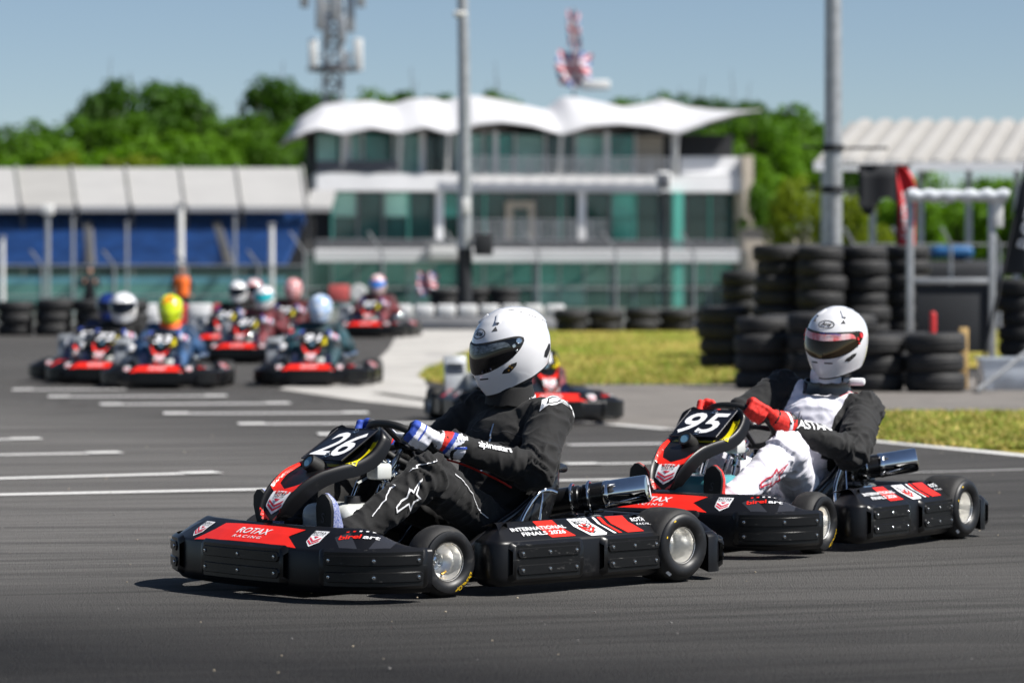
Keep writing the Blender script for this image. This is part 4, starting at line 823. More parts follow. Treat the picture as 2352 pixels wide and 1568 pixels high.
# ---- grandstand on the left
m_roofw = M_('roof_cream', (.40, .392, .378), .5, var=(.6, .05)); m_roofw2 = M_('roof_grey', (.355, .345, .325), .5, var=(.6, .06)); m_seat = M_('seat_blue', (.02, .09, .30), .6, var=(1.5, .3)); m_seat2 = M_('seat_blue_dark', (.016, .075, .26), .6, var=(1.5, .3)); m_dark = M_('dark_interior', (.018, .02, .024), .8, var=(1, .4)); m_whitep = M_('white_paint', (.72, .72, .70), .45, var=(1, .05)); m_pale = M_('pale_steps', (.16, .155, .145), .8, var=(1, .15))
e = tag(empty('grandstand', (W(300, 0, 150).x, 150, 0)), 'grandstand with cream panel roof and blue seats at the left', 'grandstand'); ox = e.location.x
bx = [-330, -200, -75, 50, 178, 302, 427, 556, 706]; D0, D1 = 148., 158.
def X_(x, d): return (x-CX)*d/F-ox
for k in range(len(bx)-1):
    a0, a1 = X_(bx[k], D0), X_(bx[k+1], D0); b0, b1 = X_(bx[k]-12, D1), X_(bx[k+1]-12, D1); zt, zb = W(0, 386, D1).z, W(0, 474, D0).z; g = G()
    g.add([(a0+.08, D0-150, zb), (a1-.08, D0-150, zb), (b1-.08, D1-150, zt), (b0+.08, D1-150, zt), (a0+.08, D0-150, zb-.25), (a1-.08, D0-150, zb-.25), (b1-.08, D1-150, zt-.3), (b0+.08, D1-150, zt-.3)], [(0, 1, 2, 3), (4, 7, 6, 5), (0, 4, 5, 1), (1, 5, 6, 2), (2, 6, 7, 3), (3, 7, 4, 0)], 0, False); g.obj('roof_panel', (m_roofw2 if k in (3, 1) else m_roofw), e)
    g = G(); g.tube([(a1, D0-150-.02, zb+.05), (b1, D1-150, zt+.06)], .07, 6); g.obj('roof_rib', m_roofw2, e)
    g = G(); g.tube([(a1, D0-150+.5, 0), (a1, D0-150+.5, zb)], .055, 8); g.tube([(a1, D0-149, zb-1.2), (b1, D1-151, zt-.6)], .07); g.obj('roof_post', m_pale, e)
g = G(); a0, a1 = X_(702, D0), X_(760, D0); zb = W(0, 474, D0).z; g.prism([(a0, D0-150, zb), (a1, D0-150, zb), (a1, D0-146, zb+.85), (a0, D0-146, zb+.85)], (0, 0, -.25)); g.obj('roof_end', m_roofw, e)
for k in range(14):
    t = k/13; d = lerp(141, 157, t); z = lerp(W(0, 612, 141).z, W(0, 488, 157).z, t); g = G(); a0, a1 = X_(-330, 150), X_(690, 150)
    g.box(((a0+a1)/2, d-150, z+.22), (a1-a0, .5, .42)); g.obj('seat_row', m_seat if k % 2 else m_seat2, e)
for xx in (-60, 235, 530):
    for k in range(10):
        t = k/9; d = lerp(140, 150, t); g = G(); z = lerp(W(0, 612, 141).z, W(0, 530, 152).z, t); g.box((X_(xx+40-70*t, 150), d-150-.3, z+.25), (.28, .9, .3)); g.obj('stair', m_pale, e)
g = G(); g.box((X_(180, 150), 9.5, 2.15), (X_(700, 150)-X_(-330, 150), .3, 4.3)); g.obj('back_wall', m_dark, e); g = G(); g.box((X_(180, 150), -9.6, .75), (X_(690, 150)-X_(-330, 150), .25, .9)); g.obj('front_wall', M_('wall_teal', (.10, .27, .24), .6, var=(.7, .25)), e)
g = G(); g.box((X_(180, 150), -9.55, 1.35), (X_(690, 150)-X_(-330, 150), .2, .25)); g.obj('front_rail', M_('rail_blue', (.12, .33, .45), .5, var=(2, .15)), e)
# ---- glass pavilion with tensile canopy
e = tag(empty('pavilion', (W(1220, 0, 170).x, 170, 0)), 'glass pavilion with white balconies under a scalloped tent roof', 'building'); ox = e.location.x; S = F/170.
def bxy(x, y): return ((x-CX)/S-ox, H-(y-YH)/S)
def glass(name, col, rough=.06): return M_(name, col, rough, spec=.8, var=(.25, .6))
m_glass_d = M_('glass_dark', (.014, .06, .06), .05, spec=.8, var=(.3, .6)); m_glass_t = M_('glass_teal', (.06, .36, .30), .08, spec=.8, var=(.35, .6)); m_glass_l = M_('glass_pale', (.30, .58, .50), .08, spec=.8, var=(.35, .5)); m_stone = M_('beige_stone', (.48, .42, .34), .8, var=(1, .1)); m_slab = M_('white_slab', (.82, .82, .83), .5, var=(.5, .06)); m_rail = M_('rail_grey', (.40, .41, .43), .4, metal=.4, var=(2, .1)); m_tealp = M_('teal_paint', (.10, .42, .34), .4, var=(1, .1)); m_slate = M_('slate_grey', (.13, .135, .15), .6, var=(.6, .2))
def bbox(name, x0, y0, x1, y1, dy, th, mt, parent=e):
    a, z1 = bxy(x0, y0); b, z0 = bxy(x1, y1); g = G(); g.box(((a+b)/2, dy+th/2, (z0+z1)/2), (b-a, th, z1-z0)); return g.obj(name, mt, parent)
bbox('core', 722, 300, 1712, 706, 3.4, 6, m_dark)
bbox('slab', 716, 400, 1716, 439, 0, 3.2, m_slab); bbox('slab', 640, 572, 1720, 601, -.6, 4, m_slab); [bbox('rail', 640, y_, 1720, y_+2.5, -.58, .06, m_rail) for y_ in (551, 558, 565)]; bbox('balcony_front', 716, 372, 900, 398, -.02, .3, m_slate)
bbox('side_wall', 1702, 356, 1726, 706, -.3, 9, m_stone); bbox('parapet', 1560, 358, 1702, 398, .3, .2, m_slab)
rnd = random.Random(11)
xs = list(range(758, 1700, 59))
for k, (a, b) in enumerate(zip(xs, xs[1:]+[1702])):
    mt = m_glass_l if a in (758, 876, 1348) else (m_glass_t if rnd.random() < .35 else m_glass_d)
    bbox('pane', a+3, 442, b-3, 497, 1.9, .06, mt if k < 6 or rnd.random() < .3 else m_glass_d); bbox('pane', a+3, 499, b-3, 551, 1.9, .06, m_glass_d if k < 5 else (m_glass_t if rnd.random() < .45 else m_glass_d)); bbox('mullion', a-2.5, 441, a+2.5, 552, 1.75, .22, m_slate if k % 3 else m_tealp)
    bbox('pane', a+3, 604, b-3, 650, 2.2, .06, m_glass_t if rnd.random() < .6 else m_glass_l); bbox('pane', a+3, 652, b-3, 704, 2.2, .06, m_glass_d if rnd.random() < .5 else m_glass_l); bbox('mullion', a-3, 603, a+3, 705, 2.05, .2, m_rail)
for k, a in enumerate(range(830, 1540, 71)): bbox('pane', a+4, 306, a+67, 396, 2.3, .06, [m_glass_l, m_glass_t, m_glass_l, m_glass_d, m_stone][(k*3+1) % 4 if k < 9 else 4]); bbox('mullion', a-3, 302, a+3, 397, 2.1, .25, m_whitep)
for a_ in (724, 778): bbox('pane', a_, 306, a_+48, 396, 2.3, .06, m_glass_l)
for x in (790, 960, 1130, 1390, 1548): bbox('column', x-6, 300, x+6, 398, .6, .25, m_whitep)
bbox('teal_column', 1537, 441, 1560, 705, -.5, .5, m_tealp)
for x in (1000, 1330): bbox('column', x-8, 441, x+8, 552, .4, .35, m_slab)
bbox('door_surround', 1160, 462, 1226, 552, 1.5, .3, m_stone); bbox('door', 1176, 478, 1212, 551, 1.4, .12, m_glass_d)
for y0, xa, xb in ((505, 1062, 1382), (362, 1040, 1560)):
    for q in range(5): bbox('rail', xa, y0+q*10, xb, y0+q*10+3, -.55, .06, m_rail)
    for x in range(xa, xb, 40): bbox('baluster', x, y0, x+3, y0+46, -.5, .06, m_rail)
bbox('awning', 965, 566, 1060, 592, -2.4, 1.8, m_whitep)
TX = [658, 668, 690, 740, 800, 850, 905, 950, 1000, 1030, 1075, 1110, 1190, 1270, 1310, 1350, 1450, 1520, 1545, 1600, 1660, 1700, 1738]; TY_ = [319, 300, 268, 236, 226, 224, 233, 219, 216, 226, 211, 211, 226, 243, 211, 213, 235, 224, 214, 232, 240, 244, 247]
BX = [658, 690, 720, 775, 840, 905, 960, 1015, 1080, 1140, 1210, 1275, 1340, 1410, 1480, 1545, 1580, 1620, 1680, 1738]; BY = [321, 306, 300, 312, 297, 309, 294, 311, 288, 282, 290, 310, 290, 284, 290, 306, 292, 276, 258, 250]
rows = []
for k in range(109):
    x = lerp(658, 1738, k/108); a, zt = bxy(x, interp(x, TX, TY_)); _, zb = bxy(x, interp(x, BX, BY)); row = []
    for q in range(13):
        s = q/12; w = abs(s-.5)*2; d = lerp(-.8, 9.5, s); z = zb+(zt-zb)*(1-w**1.8); row.append(Vector((a+.0, d, z)))
    rows.append(row)
g = G(); g.grid(rows); can = g.obj('canopy', M_('canopy_membrane', (.56, .56, .58), .55, var=(.5, .03)), e, 70); so = can.modifiers.new('t', 'SOLIDIFY'); so.thickness = .08
for x in (775, 905, 1015, 1275, 1545): a, z1 = bxy(x, interp(x, BX, BY)+2); b, z0 = bxy(x, 398); g = G(); g.tube([(a, -.6, z1), (b, .2, z0)], .10, 8); g.obj('mast', m_whitep, e)
e.rotation_euler = (0, 0, R(8)); e.location.x += .25
# ---- covered stand on the right
e = tag(empty('covered_stand', (W(2150, 0, 95).x, 95, 0)), 'open stand with corrugated cream roof at the right', 'stand'); ox = e.location.x
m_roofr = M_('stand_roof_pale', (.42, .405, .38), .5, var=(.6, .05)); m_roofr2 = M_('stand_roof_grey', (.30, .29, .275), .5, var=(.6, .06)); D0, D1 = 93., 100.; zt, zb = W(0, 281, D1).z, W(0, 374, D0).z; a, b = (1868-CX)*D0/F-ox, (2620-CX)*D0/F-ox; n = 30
for k in range(n):
    w = (b-a)/n; x0 = a+k*w; off = .10 if k % 2 else 0; g = G(); sh = 1.75
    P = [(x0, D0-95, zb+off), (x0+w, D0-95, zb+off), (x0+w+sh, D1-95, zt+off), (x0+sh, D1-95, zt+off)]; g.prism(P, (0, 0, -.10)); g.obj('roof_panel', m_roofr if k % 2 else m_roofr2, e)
g = G(); g.box(((a+b)/2, D0-95.1, zb-.12), (b-a, .15, .22)); g.obj('eave', m_slab, e)
for k in range(7): g = G(); g.tube([(a+.4+k*(b-a-1)/6, D0-94, 0), (a+.4+k*(b-a-1)/6, D0-94, zb)], .09, 8); g.obj('roof_post', m_galv, e)
g = G(); g.box(((a+b)/2, 4.5, .6), (b-a, .3, 1.2)); g.obj('back_wall', m_slate, e)
e = tag(empty('container', (W(1800, 0, 140).x, 140, 0)), 'beige site cabin beside the pavilion', 'cabin'); g = G(); g.rbox((0, 0, 1.7), (3.6, 2.4, 3.4), .06); g.obj('body', m_stone, e); g = G(); g.rbox((0, 0, 3.45), (3.8, 2.6, .12), .03); g.obj('roof', m_pale, e); g = G(); g.rbox((.5, -1.21, 1.8), (.9, .04, 1.0), .01); g.obj('window', m_glass_d, e)
# ---- lamp posts and poles
def pole(name, px, d, r0, r1, ztop, label, mt=m_galv, z0=None):
    p = Vector(((px-CX)*d/F, d, zg(d) if z0 is None else z0)); e = tag(empty(name, p), label, 'lamp post'); return e
e = pole('lamp_post', 1068, 64, .13, .1, 9, 'pale grey lamp post rising in front of the pavilion')
g = G(); g.tube([(0, 0, 0), (0, 0, 1.55)], .14, 20); g.obj('base_sleeve', m_dark, e); g = G(); g.tube([(0, 0, 1.5), (0, 0, 2.5), (-.02, 0, 5), (-.09, 0, 9)], [.135, .13, .115, .09], 20); g.obj('shaft', m_galv, e)
g = G(); g.rbox((.02, -.14, 2.35), (.16, .1, .3), .02); g.obj('junction_box', m_whitep, e); g = G(); g.rbox((-.09, 0, 6.05), (.26, .26, .12), .05); g.obj('collar', m_whitep, e)
g = G(); g.rbox((.36, -.1, 1.62), (.36, .2, .42), .02); g.obj('timing_screen', m_dark, e); g = G(); g.tube([(.1, 0, 1.6), (.3, -.05, 1.62)], .02); g.obj('bracket', m_galv, e)
e = pole('lamp_post', 1913, 45.5, .12, .11, 8, 'thick dark sided lamp post behind the tall tyre stacks')
g = G(); g.tube([(0, 0, 0), (0, 0, 1.6)], .145, 24); g.obj('base', M_('dull_steel', (.14, .15, .165), .45, metal=.5, var=(4, .2)), e); g = G(); g.tube([(0, 0, 1.6), (0, 0, 3), (-.01, 0, 7)], [.125, .122, .108], 24); g.obj('shaft', m_galv, e)
for z in (2.35, 2.92): g = G(); g.lathe([(.12, -.05), (.15, -.045), (.15, .045), (.12, .05)], 20, Matrix.Translation((0, 0, z))); g.tube([(-.1, 0, z), (-.42, 0, z+.02)], .018); g.tube([(.1, 0, z), (.75, 0, z)], .018); g.obj('clamp', m_dark, e)
for px, d, yt, lb, th in ((110, 100, 482, 'thin white pole with camera box near the left edge', .08), (415, 120, 470, 'thick white pole rising behind the orange marshal', .14), (624, 112, 515, 'short pale pole between grandstand and pavilion', .10), (540, 125, 500, 'slim grey pole in front of the blue seats', .06), (292, 125, 510, 'slim grey pole right of the stairs', .06), (168, 125, 500, 'slim grey pole left of the stairs', .06), (6, 90, 545, 'pale post at the left picture edge', .07)):
    z = W(0, yt, d).z; e = tag(empty('pole', ((px-CX)*d/F, d, 0)), lb, 'pole', 'poles before the grandstand'); g = G(); g.tube([(0, 0, 0), (0, 0, z)], [th, th*.85], 12); g.obj('shaft', m_whitep if px in (415, 624, 6) else m_galv, e); g = G(); g.rbox((0, 0, z), (.34, .3, .3) if px == 110 else (th*2.4, th*2.4, .08), .03); g.obj('cap', m_whitep if px == 110 else m_galv, e)
e = tag(empty('floodlight', (W(1528, 0, 92).x, 92, 0)), 'white floodlight on a thin dark pole before the pavilion', 'floodlight'); g = G(); z = W(0, 440, 92).z; g.tube([(0, 0, 0), (0, 0, z)], .06, 10); g.obj('shaft', m_dark, e); g = G(); g.rbox((-.05, -.1, z+.3), (.42, .3, .5), .12); g.obj('lamp_head', m_whitep, e); g = G(); g.rbox((-.05, -.27, z+.3), (.3, .04, .36), .02); g.obj('lens', m_slate, e)
# ---- radio mast
e = tag(empty('radio_mast', (W(765, 0, 195).x, 195, 0)), 'lattice radio mast with white panel antennas', 'mast'); r = .75; topz = 19.5
for k in range(4): a = R(45+90*k); g = G(); g.tube([(r*1.1*math.cos(a), r*1.1*math.sin(a), 0), (r*.9*math.cos(a), r*.9*math.sin(a), topz)], .09, 6); g.obj('leg', m_galv, e)
for q in range(18):
    z0, z1 = topz*q/18, topz*(q+1)/18; g = G()
    for k in range(4):
        a, b = R(45+90*k), R(135+90*k); P = lambda t, z: (r*math.cos(t), r*math.sin(t), z); g.tube([P(a, z0), P(b, z1)], .07, 5); g.tube([P(b, z0), P(a, z1)], .07, 5); g.tube([P(a, z0), P(b, z0)], .07, 5)
    g.obj('bracing', m_galv, e)
for yy, rr, hh in ((160, 1.5, .3),): z = W(0, yy, 195).z; g = G(); g.lathe([(.6, -.12), (rr, -.12), (rr, .12), (.6, .12)], 20, Matrix.Translation((0, 0, z)), closed=True); g.obj('platform', m_slate, e)
for i, (xx, yy, h) in enumerate(((720, 128, 1.9), (824, 128, 1.9), (795, 142, 1.1), (736, 20, 2.6), (806, 25, 2.6), (770, 8, 2.2), (752, 60, 1.6), (786, 70, 1.6), (700, -20, 2), (830, -20, 2))):
    p = W(xx, yy, 194.2); g = G(); g.rbox((p.x-e.location.x, -.8-.2*(i % 2), p.z), (.5, .3, h), .08); g.tube([(p.x-e.location.x, -.6, p.z), ((p.x-e.location.x)*.4, 0, p.z)], .06, 6); g.obj('antenna', m_whitep if i < 3 else m_galv, e)
# ---- national flags on a pole beyond the pavilion
m_fblue = M_('flag_blue', (.03, .05, .22), .8, var=(3, .15)); m_fred = M_('flag_red', (.5, .03, .05), .8, var=(3, .1)); m_fwhite = M_('flag_white', (.72, .72, .74), .8, var=(3, .06))
def flag(e, x0, z0, w, h, name='flag', lean=0, seed=0):
    """limp cloth with a crossed red, white and blue field"""
    g = G(); nx, nz_ = 18, 14; vs = []; fs = []; ms = []
    for i in range(nz_+1):
        for k in range(nx+1):
            u, v = k/nx, i/nz_; vs.append((x0+w*u+lean*(1-v)+.06*w*math.sin(v*5+seed), .14*w*math.sin(u*9+v*4+seed), z0+h*v-.10*h*u+.03*h*math.sin(u*8+seed)))
    for i in range(nz_):
        for k in range(nx):
            u, v = (k+.5)/nx-.5, (i+.5)/nz_-.5; fs.append((i*(nx+1)+k, i*(nx+1)+k+1, (i+1)*(nx+1)+k+1, (i+1)*(nx+1)+k)); c = 0
            if abs(abs(u)-abs(v)) < .12: c = 2
            if abs(abs(u)-abs(v)) < .05: c = 1
            if abs(u) < .13 or abs(v) < .17: c = 2
            if abs(u) < .075 or abs(v) < .10: c = 1
            ms.append(c)
    g.add(vs, fs, ms); o = g.obj(name, [m_fblue, m_fred, m_fwhite], e, None, fixn=False); return o
e = tag(empty('flagpole', (W(1318, 0, 185).x, 185, 0)), 'flagpole with limp red white and blue flags above the pavilion', 'flagpole'); z = W(0, 20, 185).z; g = G(); g.tube([(0, 0, 0), (0, 0, z)], .07, 8); g.obj('shaft', m_galv, e)
flag(e, -.35, W(0, 108, 185).z, .7, 2.0, 'flag', .0, 1); flag(e, -.9, W(0, 196, 185).z, 1.9, 1.9, 'flag', 0, 2)
g = G(); g.rbox((1.2, 0, W(0, 196, 185).z), (1.6, .8, .5), .1); g.tube([(0, 0, W(0, 200, 185).z), (1.2, 0, W(0, 200, 185).z)], .06); g.obj('sign_box', m_whitep, e)
# ---- marshals' boards and small flags
def board(px, py, w, h, d, mt, label, cat='board', rnd_=False):
    p = W(px, py, d); e = tag(empty('sign_board', (p.x, d, zg(d))), label, cat); g = G(); z = p.z-zg(d)
    if rnd_: g.lathe([(0, .03), (w*.45, .03), (w*.5, 0), (w*.45, -.03), (0, -.03)], 24, Matrix.Translation((0, 0, z)) @ Matrix.Rotation(R(90), 4, 'X'))
    else: g.rbox((0, 0, z), (w, .05, h), .015)
    g.obj('face', mt, e); g = G(); g.tube([(0, .04, 0), (0, .04, z)], .025, 8); g.obj('post', m_galv, e); return e
board(779, 673, .42, .34, 68, M_('salmon_board', (.62, .12, .11), .5, var=(4, .08)), 'salmon red board behind driver 97', 'board'); board(823, 672, .34, .34, 68, m_whitep, 'round white board beside the red one', 'board', True)
e = tag(empty('small_flag', ((958-CX)*68/F, 68, zg(68))), 'small blue and white flag beside the tyre stacks', 'flag'); g = G(); g.tube([(0, 0, 0), (0, 0, 1.2)], .02, 6); g.obj('pole', m_galv, e); flag(e, .02, .70, .40, .46, 'cloth', 0, 3)
# ---- gantry, feather flags, banner
e = tag(empty('steel_gantry', ((2185-CX)*40/F, 40, zg(40))), 'galvanised steel gantry with rolled white sheet behind the tyres', 'gantry'); s = 40/F; ox = (2185-CX)*s; gz = zg(40)
P = lambda x, y: ((x-CX)*s-ox, 0, H-(y-YH)*s-gz)
for x in (2090, 2278): g = G(); a = P(x, 445); g.rbox((a[0], 0, a[2]/2), (.085, .085, a[2]), .01); g.obj('upright', m_galv, e)
for y, m_ in ((645, m_galv),): a, b = P(2090, y), P(2278, y); g = G(); g.rbox(((a[0]+b[0])/2, 0, a[2]), (b[0]-a[0]-.085, .08, .07), .01); g.obj('cross_beam', m_, e)
a, b = P(2085, 450), P(2312, 450); g = G(); g.tube([Vector(a).lerp(Vector(b), k/20)+Vector((0, -.06, .012*math.sin(k*2.1))) for k in range(21)], [.075+.012*math.sin(k*1.7) for k in range(21)], 10); g.obj('rolled_sheet', M_('sheet_pale', (.55, .58, .62), .6, var=(5, .1)), e)
a, b = P(2104, 655), P(2272, 808); g = G(); g.rbox(((a[0]+b[0])/2, .02, (a[2]+b[2])/2), (b[0]-a[0], .05, a[2]-b[2]), .01); g.obj('black_panel', m_dark, e)
a = P(2291, 490); g = G(); g.rbox((a[0], -.05, a[2]), (.12, .02, .34), .005); g.obj('notice', m_whitep, e)
def feather(px, d, ytop, ybot, wpx, mt, label, mtext, text, lean=0.):
    p = (px-CX)*d/F; gz = zg(d); e = tag(empty('feather_flag', (p, d, gz)), label, 'flag', 'feather flags'); z1, z0 = W(0, ytop, d).z-gz, W(0, ybot, d).z-gz; w = wpx*d/F; g = G(); rows = []
    for k in range(25):
        t = k/24; z = lerp(z0, z1, t); ww = w*(1 if t < .72 else math.sqrt(max(.02, 1-((t-.72)/.28)**2))); rows.append([Vector((lean*z+ww*q/6, .05*math.sin(q*1.1+t*6), z)) for q in range(7)])
    g.grid(rows); sail = g.obj('sail', mt, e, 60, fixn=False); sd = sail.modifiers.new('t', 'SOLIDIFY'); sd.thickness = .006
    g = G(); g.tube([(lean*z, 0, z) for z in (0, z0, (z0+z1)/2, z1)], .018, 8); g.obj('pole', m_dark, e)
    D = Decals(bvh_of(sail), (lean*(z0+z1)/2+w*.5, 0, (z0+z1)/2), (lean, 0, 1), (-1, 0, lean), .4, .006, .05); D.text(text, (-.05, 0), w*.5, 0, .9, 0); D.obj('lettering', [mtext], e, False); return e
feather(2060, 44.5, 380, 588, 42, M_('flag_bright_red', (.7, .02, .03), .6, var=(3, .1)), 'red feather flag beside the tall tyre stacks', m_fwhite, 'IAME'); feather(2245, 37.5, 330, 630, 80, m_dark, 'black feather flag with white lettering leaning at the picture edge', m_fwhite, 'banner', .22)
e = tag(empty('red_marker', ((2143-CX)*39/F, 39, zg(39))), 'slim red marker post in front of the black panel', 'post'); g = G(); g.rbox((0, 0, .45), (.075, .06, .75), .03, seg=3); g.obj('post', m_rplastic, e); g = G(); g.rbox((0, 0, .04), (.2, .2, .08), .02); g.obj('foot', m_dark, e)
e = tag(empty('hanging_banner', ((2030-CX)*45/F, 45, 0)), 'black banner hanging from an arm of the thick lamp post', 'banner'); s = 45/F; P = lambda x, y: Vector(((x-2030)*s, .02*math.sin(x*.07), H-(y-YH)*s))
g = G(); rows = [[P(x, y) for y in (380, 410, 440, min(yb, 470), yb)] for x, yb in ((1972, 470), (1985, 492), (2000, 495), (2015, 470), (2022, 455), (2040, 452), (2050, 462), (2068, 462), (2088, 455))]; g.grid(rows); o = g.obj('cloth', m_dark, e, fixn=False); sd = o.modifiers.new('t', 'SOLIDIFY'); sd.thickness = .01; g = G(); g.tube([P(1925, 378), P(2095, 378)], .02); g.obj('rod', m_galv, e)
e = tag(empty('plastic_tub', ((2318-CX)*36/F, 36, 0)), 'pale translucent plastic storage tub on the path', 'tub'); g = G()
for k, (sc, z) in enumerate(((.84, 0), (1, .33))): pass
rows = [[Vector((x*sc*.32, y*sc*.22, z)) for x, y in ((-1, -1), (-.5, -1.04), (0, -1.05), (.5, -1.04), (1, -1), (1.03, 0), (1, 1), (0, 1.05), (-1, 1), (-1.03, 0))] for sc, z in ((.80, .0), (.88, .02), (.95, .2), (1, .33), (1.07, .335), (1.07, .355), (1.0, .36))]
g.grid(rows, 0, True); g.poly(rows[0]); g.obj('body', M_('tub_plastic', (.60, .64, .70), .3, var=(4, .1), trans=.2), e, 40); g = G(); g.rbox((.02, -.02, .12), (.4, .25, .18), .04); g.obj('contents', M_('tub_contents', (.35, .4, .48), .7, var=(8, .4)), e)
e = tag(empty('scaffold_tube', ((2245-CX)*35/F, 35, 0)), 'silver scaffold tube leaning beside the storage tub', 'tube'); g = G(); g.tube([(0, 0, .03), (.72, .25, .56)], .025, 12); g.obj('tube', m_galv, e); g = G(); g.lathe([(.0, .02), (.05, .02), (.055, 0)], 12); g.obj('foot', m_dark, e)
e = tag(empty('wooden_post', ((2213-CX)*36.5/F, 36.5, 0)), 'pale wooden post at the end of the tyre barrier', 'post'); g = G(); g.rbox((0, 0, .33), (.10, .08, .68), .008); g.obj('post', M_('pale_wood', (.55, .36, .14), .7, var=(12, .25), aniso=(6, 6, .6)), e); g = G(); g.box((0, 0, .671), (.08, .06, .004)); g.obj('cut_end', M_('wood_end', (.6, .45, .25), .8, var=(30, .2)), e)
e = tag(empty('parked_van', (W(2190, 0, 82).x, 82, 0)), 'dark vehicle under a blue sheet beyond the steel fence', 'vehicle'); g = G(); g.rbox((0, 0, 1.0), (2.3, 1.7, 1.5), .25, seg=3); g.obj('body', m_dark, e); g = G(); g.rbox((-.1, 0, 1.95), (1.0, 1.5, .3), .12, seg=3); g.obj('blue_sheet', M_('blue_sheet', (.015, .11, .28), .5, var=(4, .25)), e)
for s in (-.7, .7): g = G(); g.lathe([(0, .1), (.2, .1), (.3, .06), (.3, -.06), (0, -.06)], 20, Matrix.Translation((s, -.85, .3)) @ Matrix.Rotation(R(90), 4, 'X')); g.obj('wheel', m_old, e)
# ---- trees
m_bark = M_('bark', (.07, .055, .04), .9, var=(5, .3), bump=(20, .8, .02))
def leafm(name, c):
    m = M_(name, c, .6, var=(.5, .3), spec=.25); N = m.node_tree.nodes; L = m.node_tree.links; b = N['Principled BSDF']; o = N['Material Output']; t = N.new('ShaderNodeBsdfTranslucent'); t.inputs[0].default_value = (c[0]*1.3, c[1]*1.3, c[2], 1); x = N.new('ShaderNodeMixShader'); x.inputs[0].default_value = .4; L.new(b.outputs[0], x.inputs[1]); L.new(t.outputs[0], x.inputs[2]); L.new(x.outputs[0], o.inputs[0]); return m
leaf_mats = [leafm('leaves_dark', (.04, .105, .006)), leafm('leaves_mid', (.07, .165, .006)), leafm('leaves_bright', (.105, .23, .006)), leafm('leaves_yellow', (.18, .24, .01))]
def crown_mesh(seed, n=2600, flat=.85):
    rnd = random.Random(seed); g = G(); cl = []
    for _ in range(26):
        a = rnd.uniform(0, 6.283); h = rnd.uniform(-.75, .85); rr = math.sqrt(max(.05, 1-h*h*.9))*rnd.uniform(.45, .82); cl.append((Vector((rr*math.cos(a), rr*math.sin(a), h*.8)), rnd.uniform(.20, .38)))
    for _ in range(n):
        c, r = rnd.choice(cl); d = Vector((rnd.gauss(0, 1), rnd.gauss(0, 1), rnd.gauss(0, 1))).normalized(); p = c+d*r*rnd.uniform(.55, 1.08); nrm = (d+Vector((rnd.gauss(0, .5), rnd.gauss(0, .5), rnd.gauss(0, .5)))).normalized(); u = nrm.orthogonal().normalized(); w = nrm.cross(u); s = rnd.uniform(.026, .055)
        g.add([p-u*s-w*s*.7, p+u*s-w*s*.7, p+u*s*.8+w*s*.8, p-u*s*.8+w*s*.8], [(0, 1, 2, 3)], 0, False)
    return g.mesh('crown', None), cl
CROWNS = []
for q in range(4):
    for li in range(4): me, cl = crown_mesh(q*10+1, 4200); me.materials.append(leaf_mats[li]); CROWNS.append((me, cl))
def trunk_mesh(cl):
    g = G(); g.tube([(0, 0, -1.9), (.02, 0, -1.2), (0, .02, -.5), (.02, 0, .2)], [.09, .075, .06, .03], 8)
    for c, r in cl[::3]: g.tube([(0, 0, -.7), (c.x*.5, c.y*.5, c.z*.5-.2), tuple(c)], [.035, .025, .01], 5)
    me = g.mesh('trunk'); me.materials.append(m_bark); return me
TRUNKS = [trunk_mesh(CROWNS[q*4][1]) for q in range(4)]
def tree(px, ytop, wpx, d, li, label, k=0, hpx=None):
    w = wpx*d/F/2; zt = W(0, ytop, d).z; h = (hpx*d/F/2) if hpx else max(w*.9, 2.2); e = tag(empty('tree', ((px-CX)*d/F, d, 0)), label, 'tree', 'trees behind the circuit'); cz = zt-h*.98; q = k % 4
    for nm, me in (('crown', CROWNS[q*4+li][0]), ('trunk', TRUNKS[q])):
        o = bpy.data.objects.new(nm, me); COL.objects.link(o); o.parent = e; o.location = (0, 0, cz); o.scale = (w, w, h); o.rotation_euler = (0, 0, k*1.3)
        if nm == 'trunk': o.scale = (w*.6, w*.6, max(h, cz/1.9))
    return e
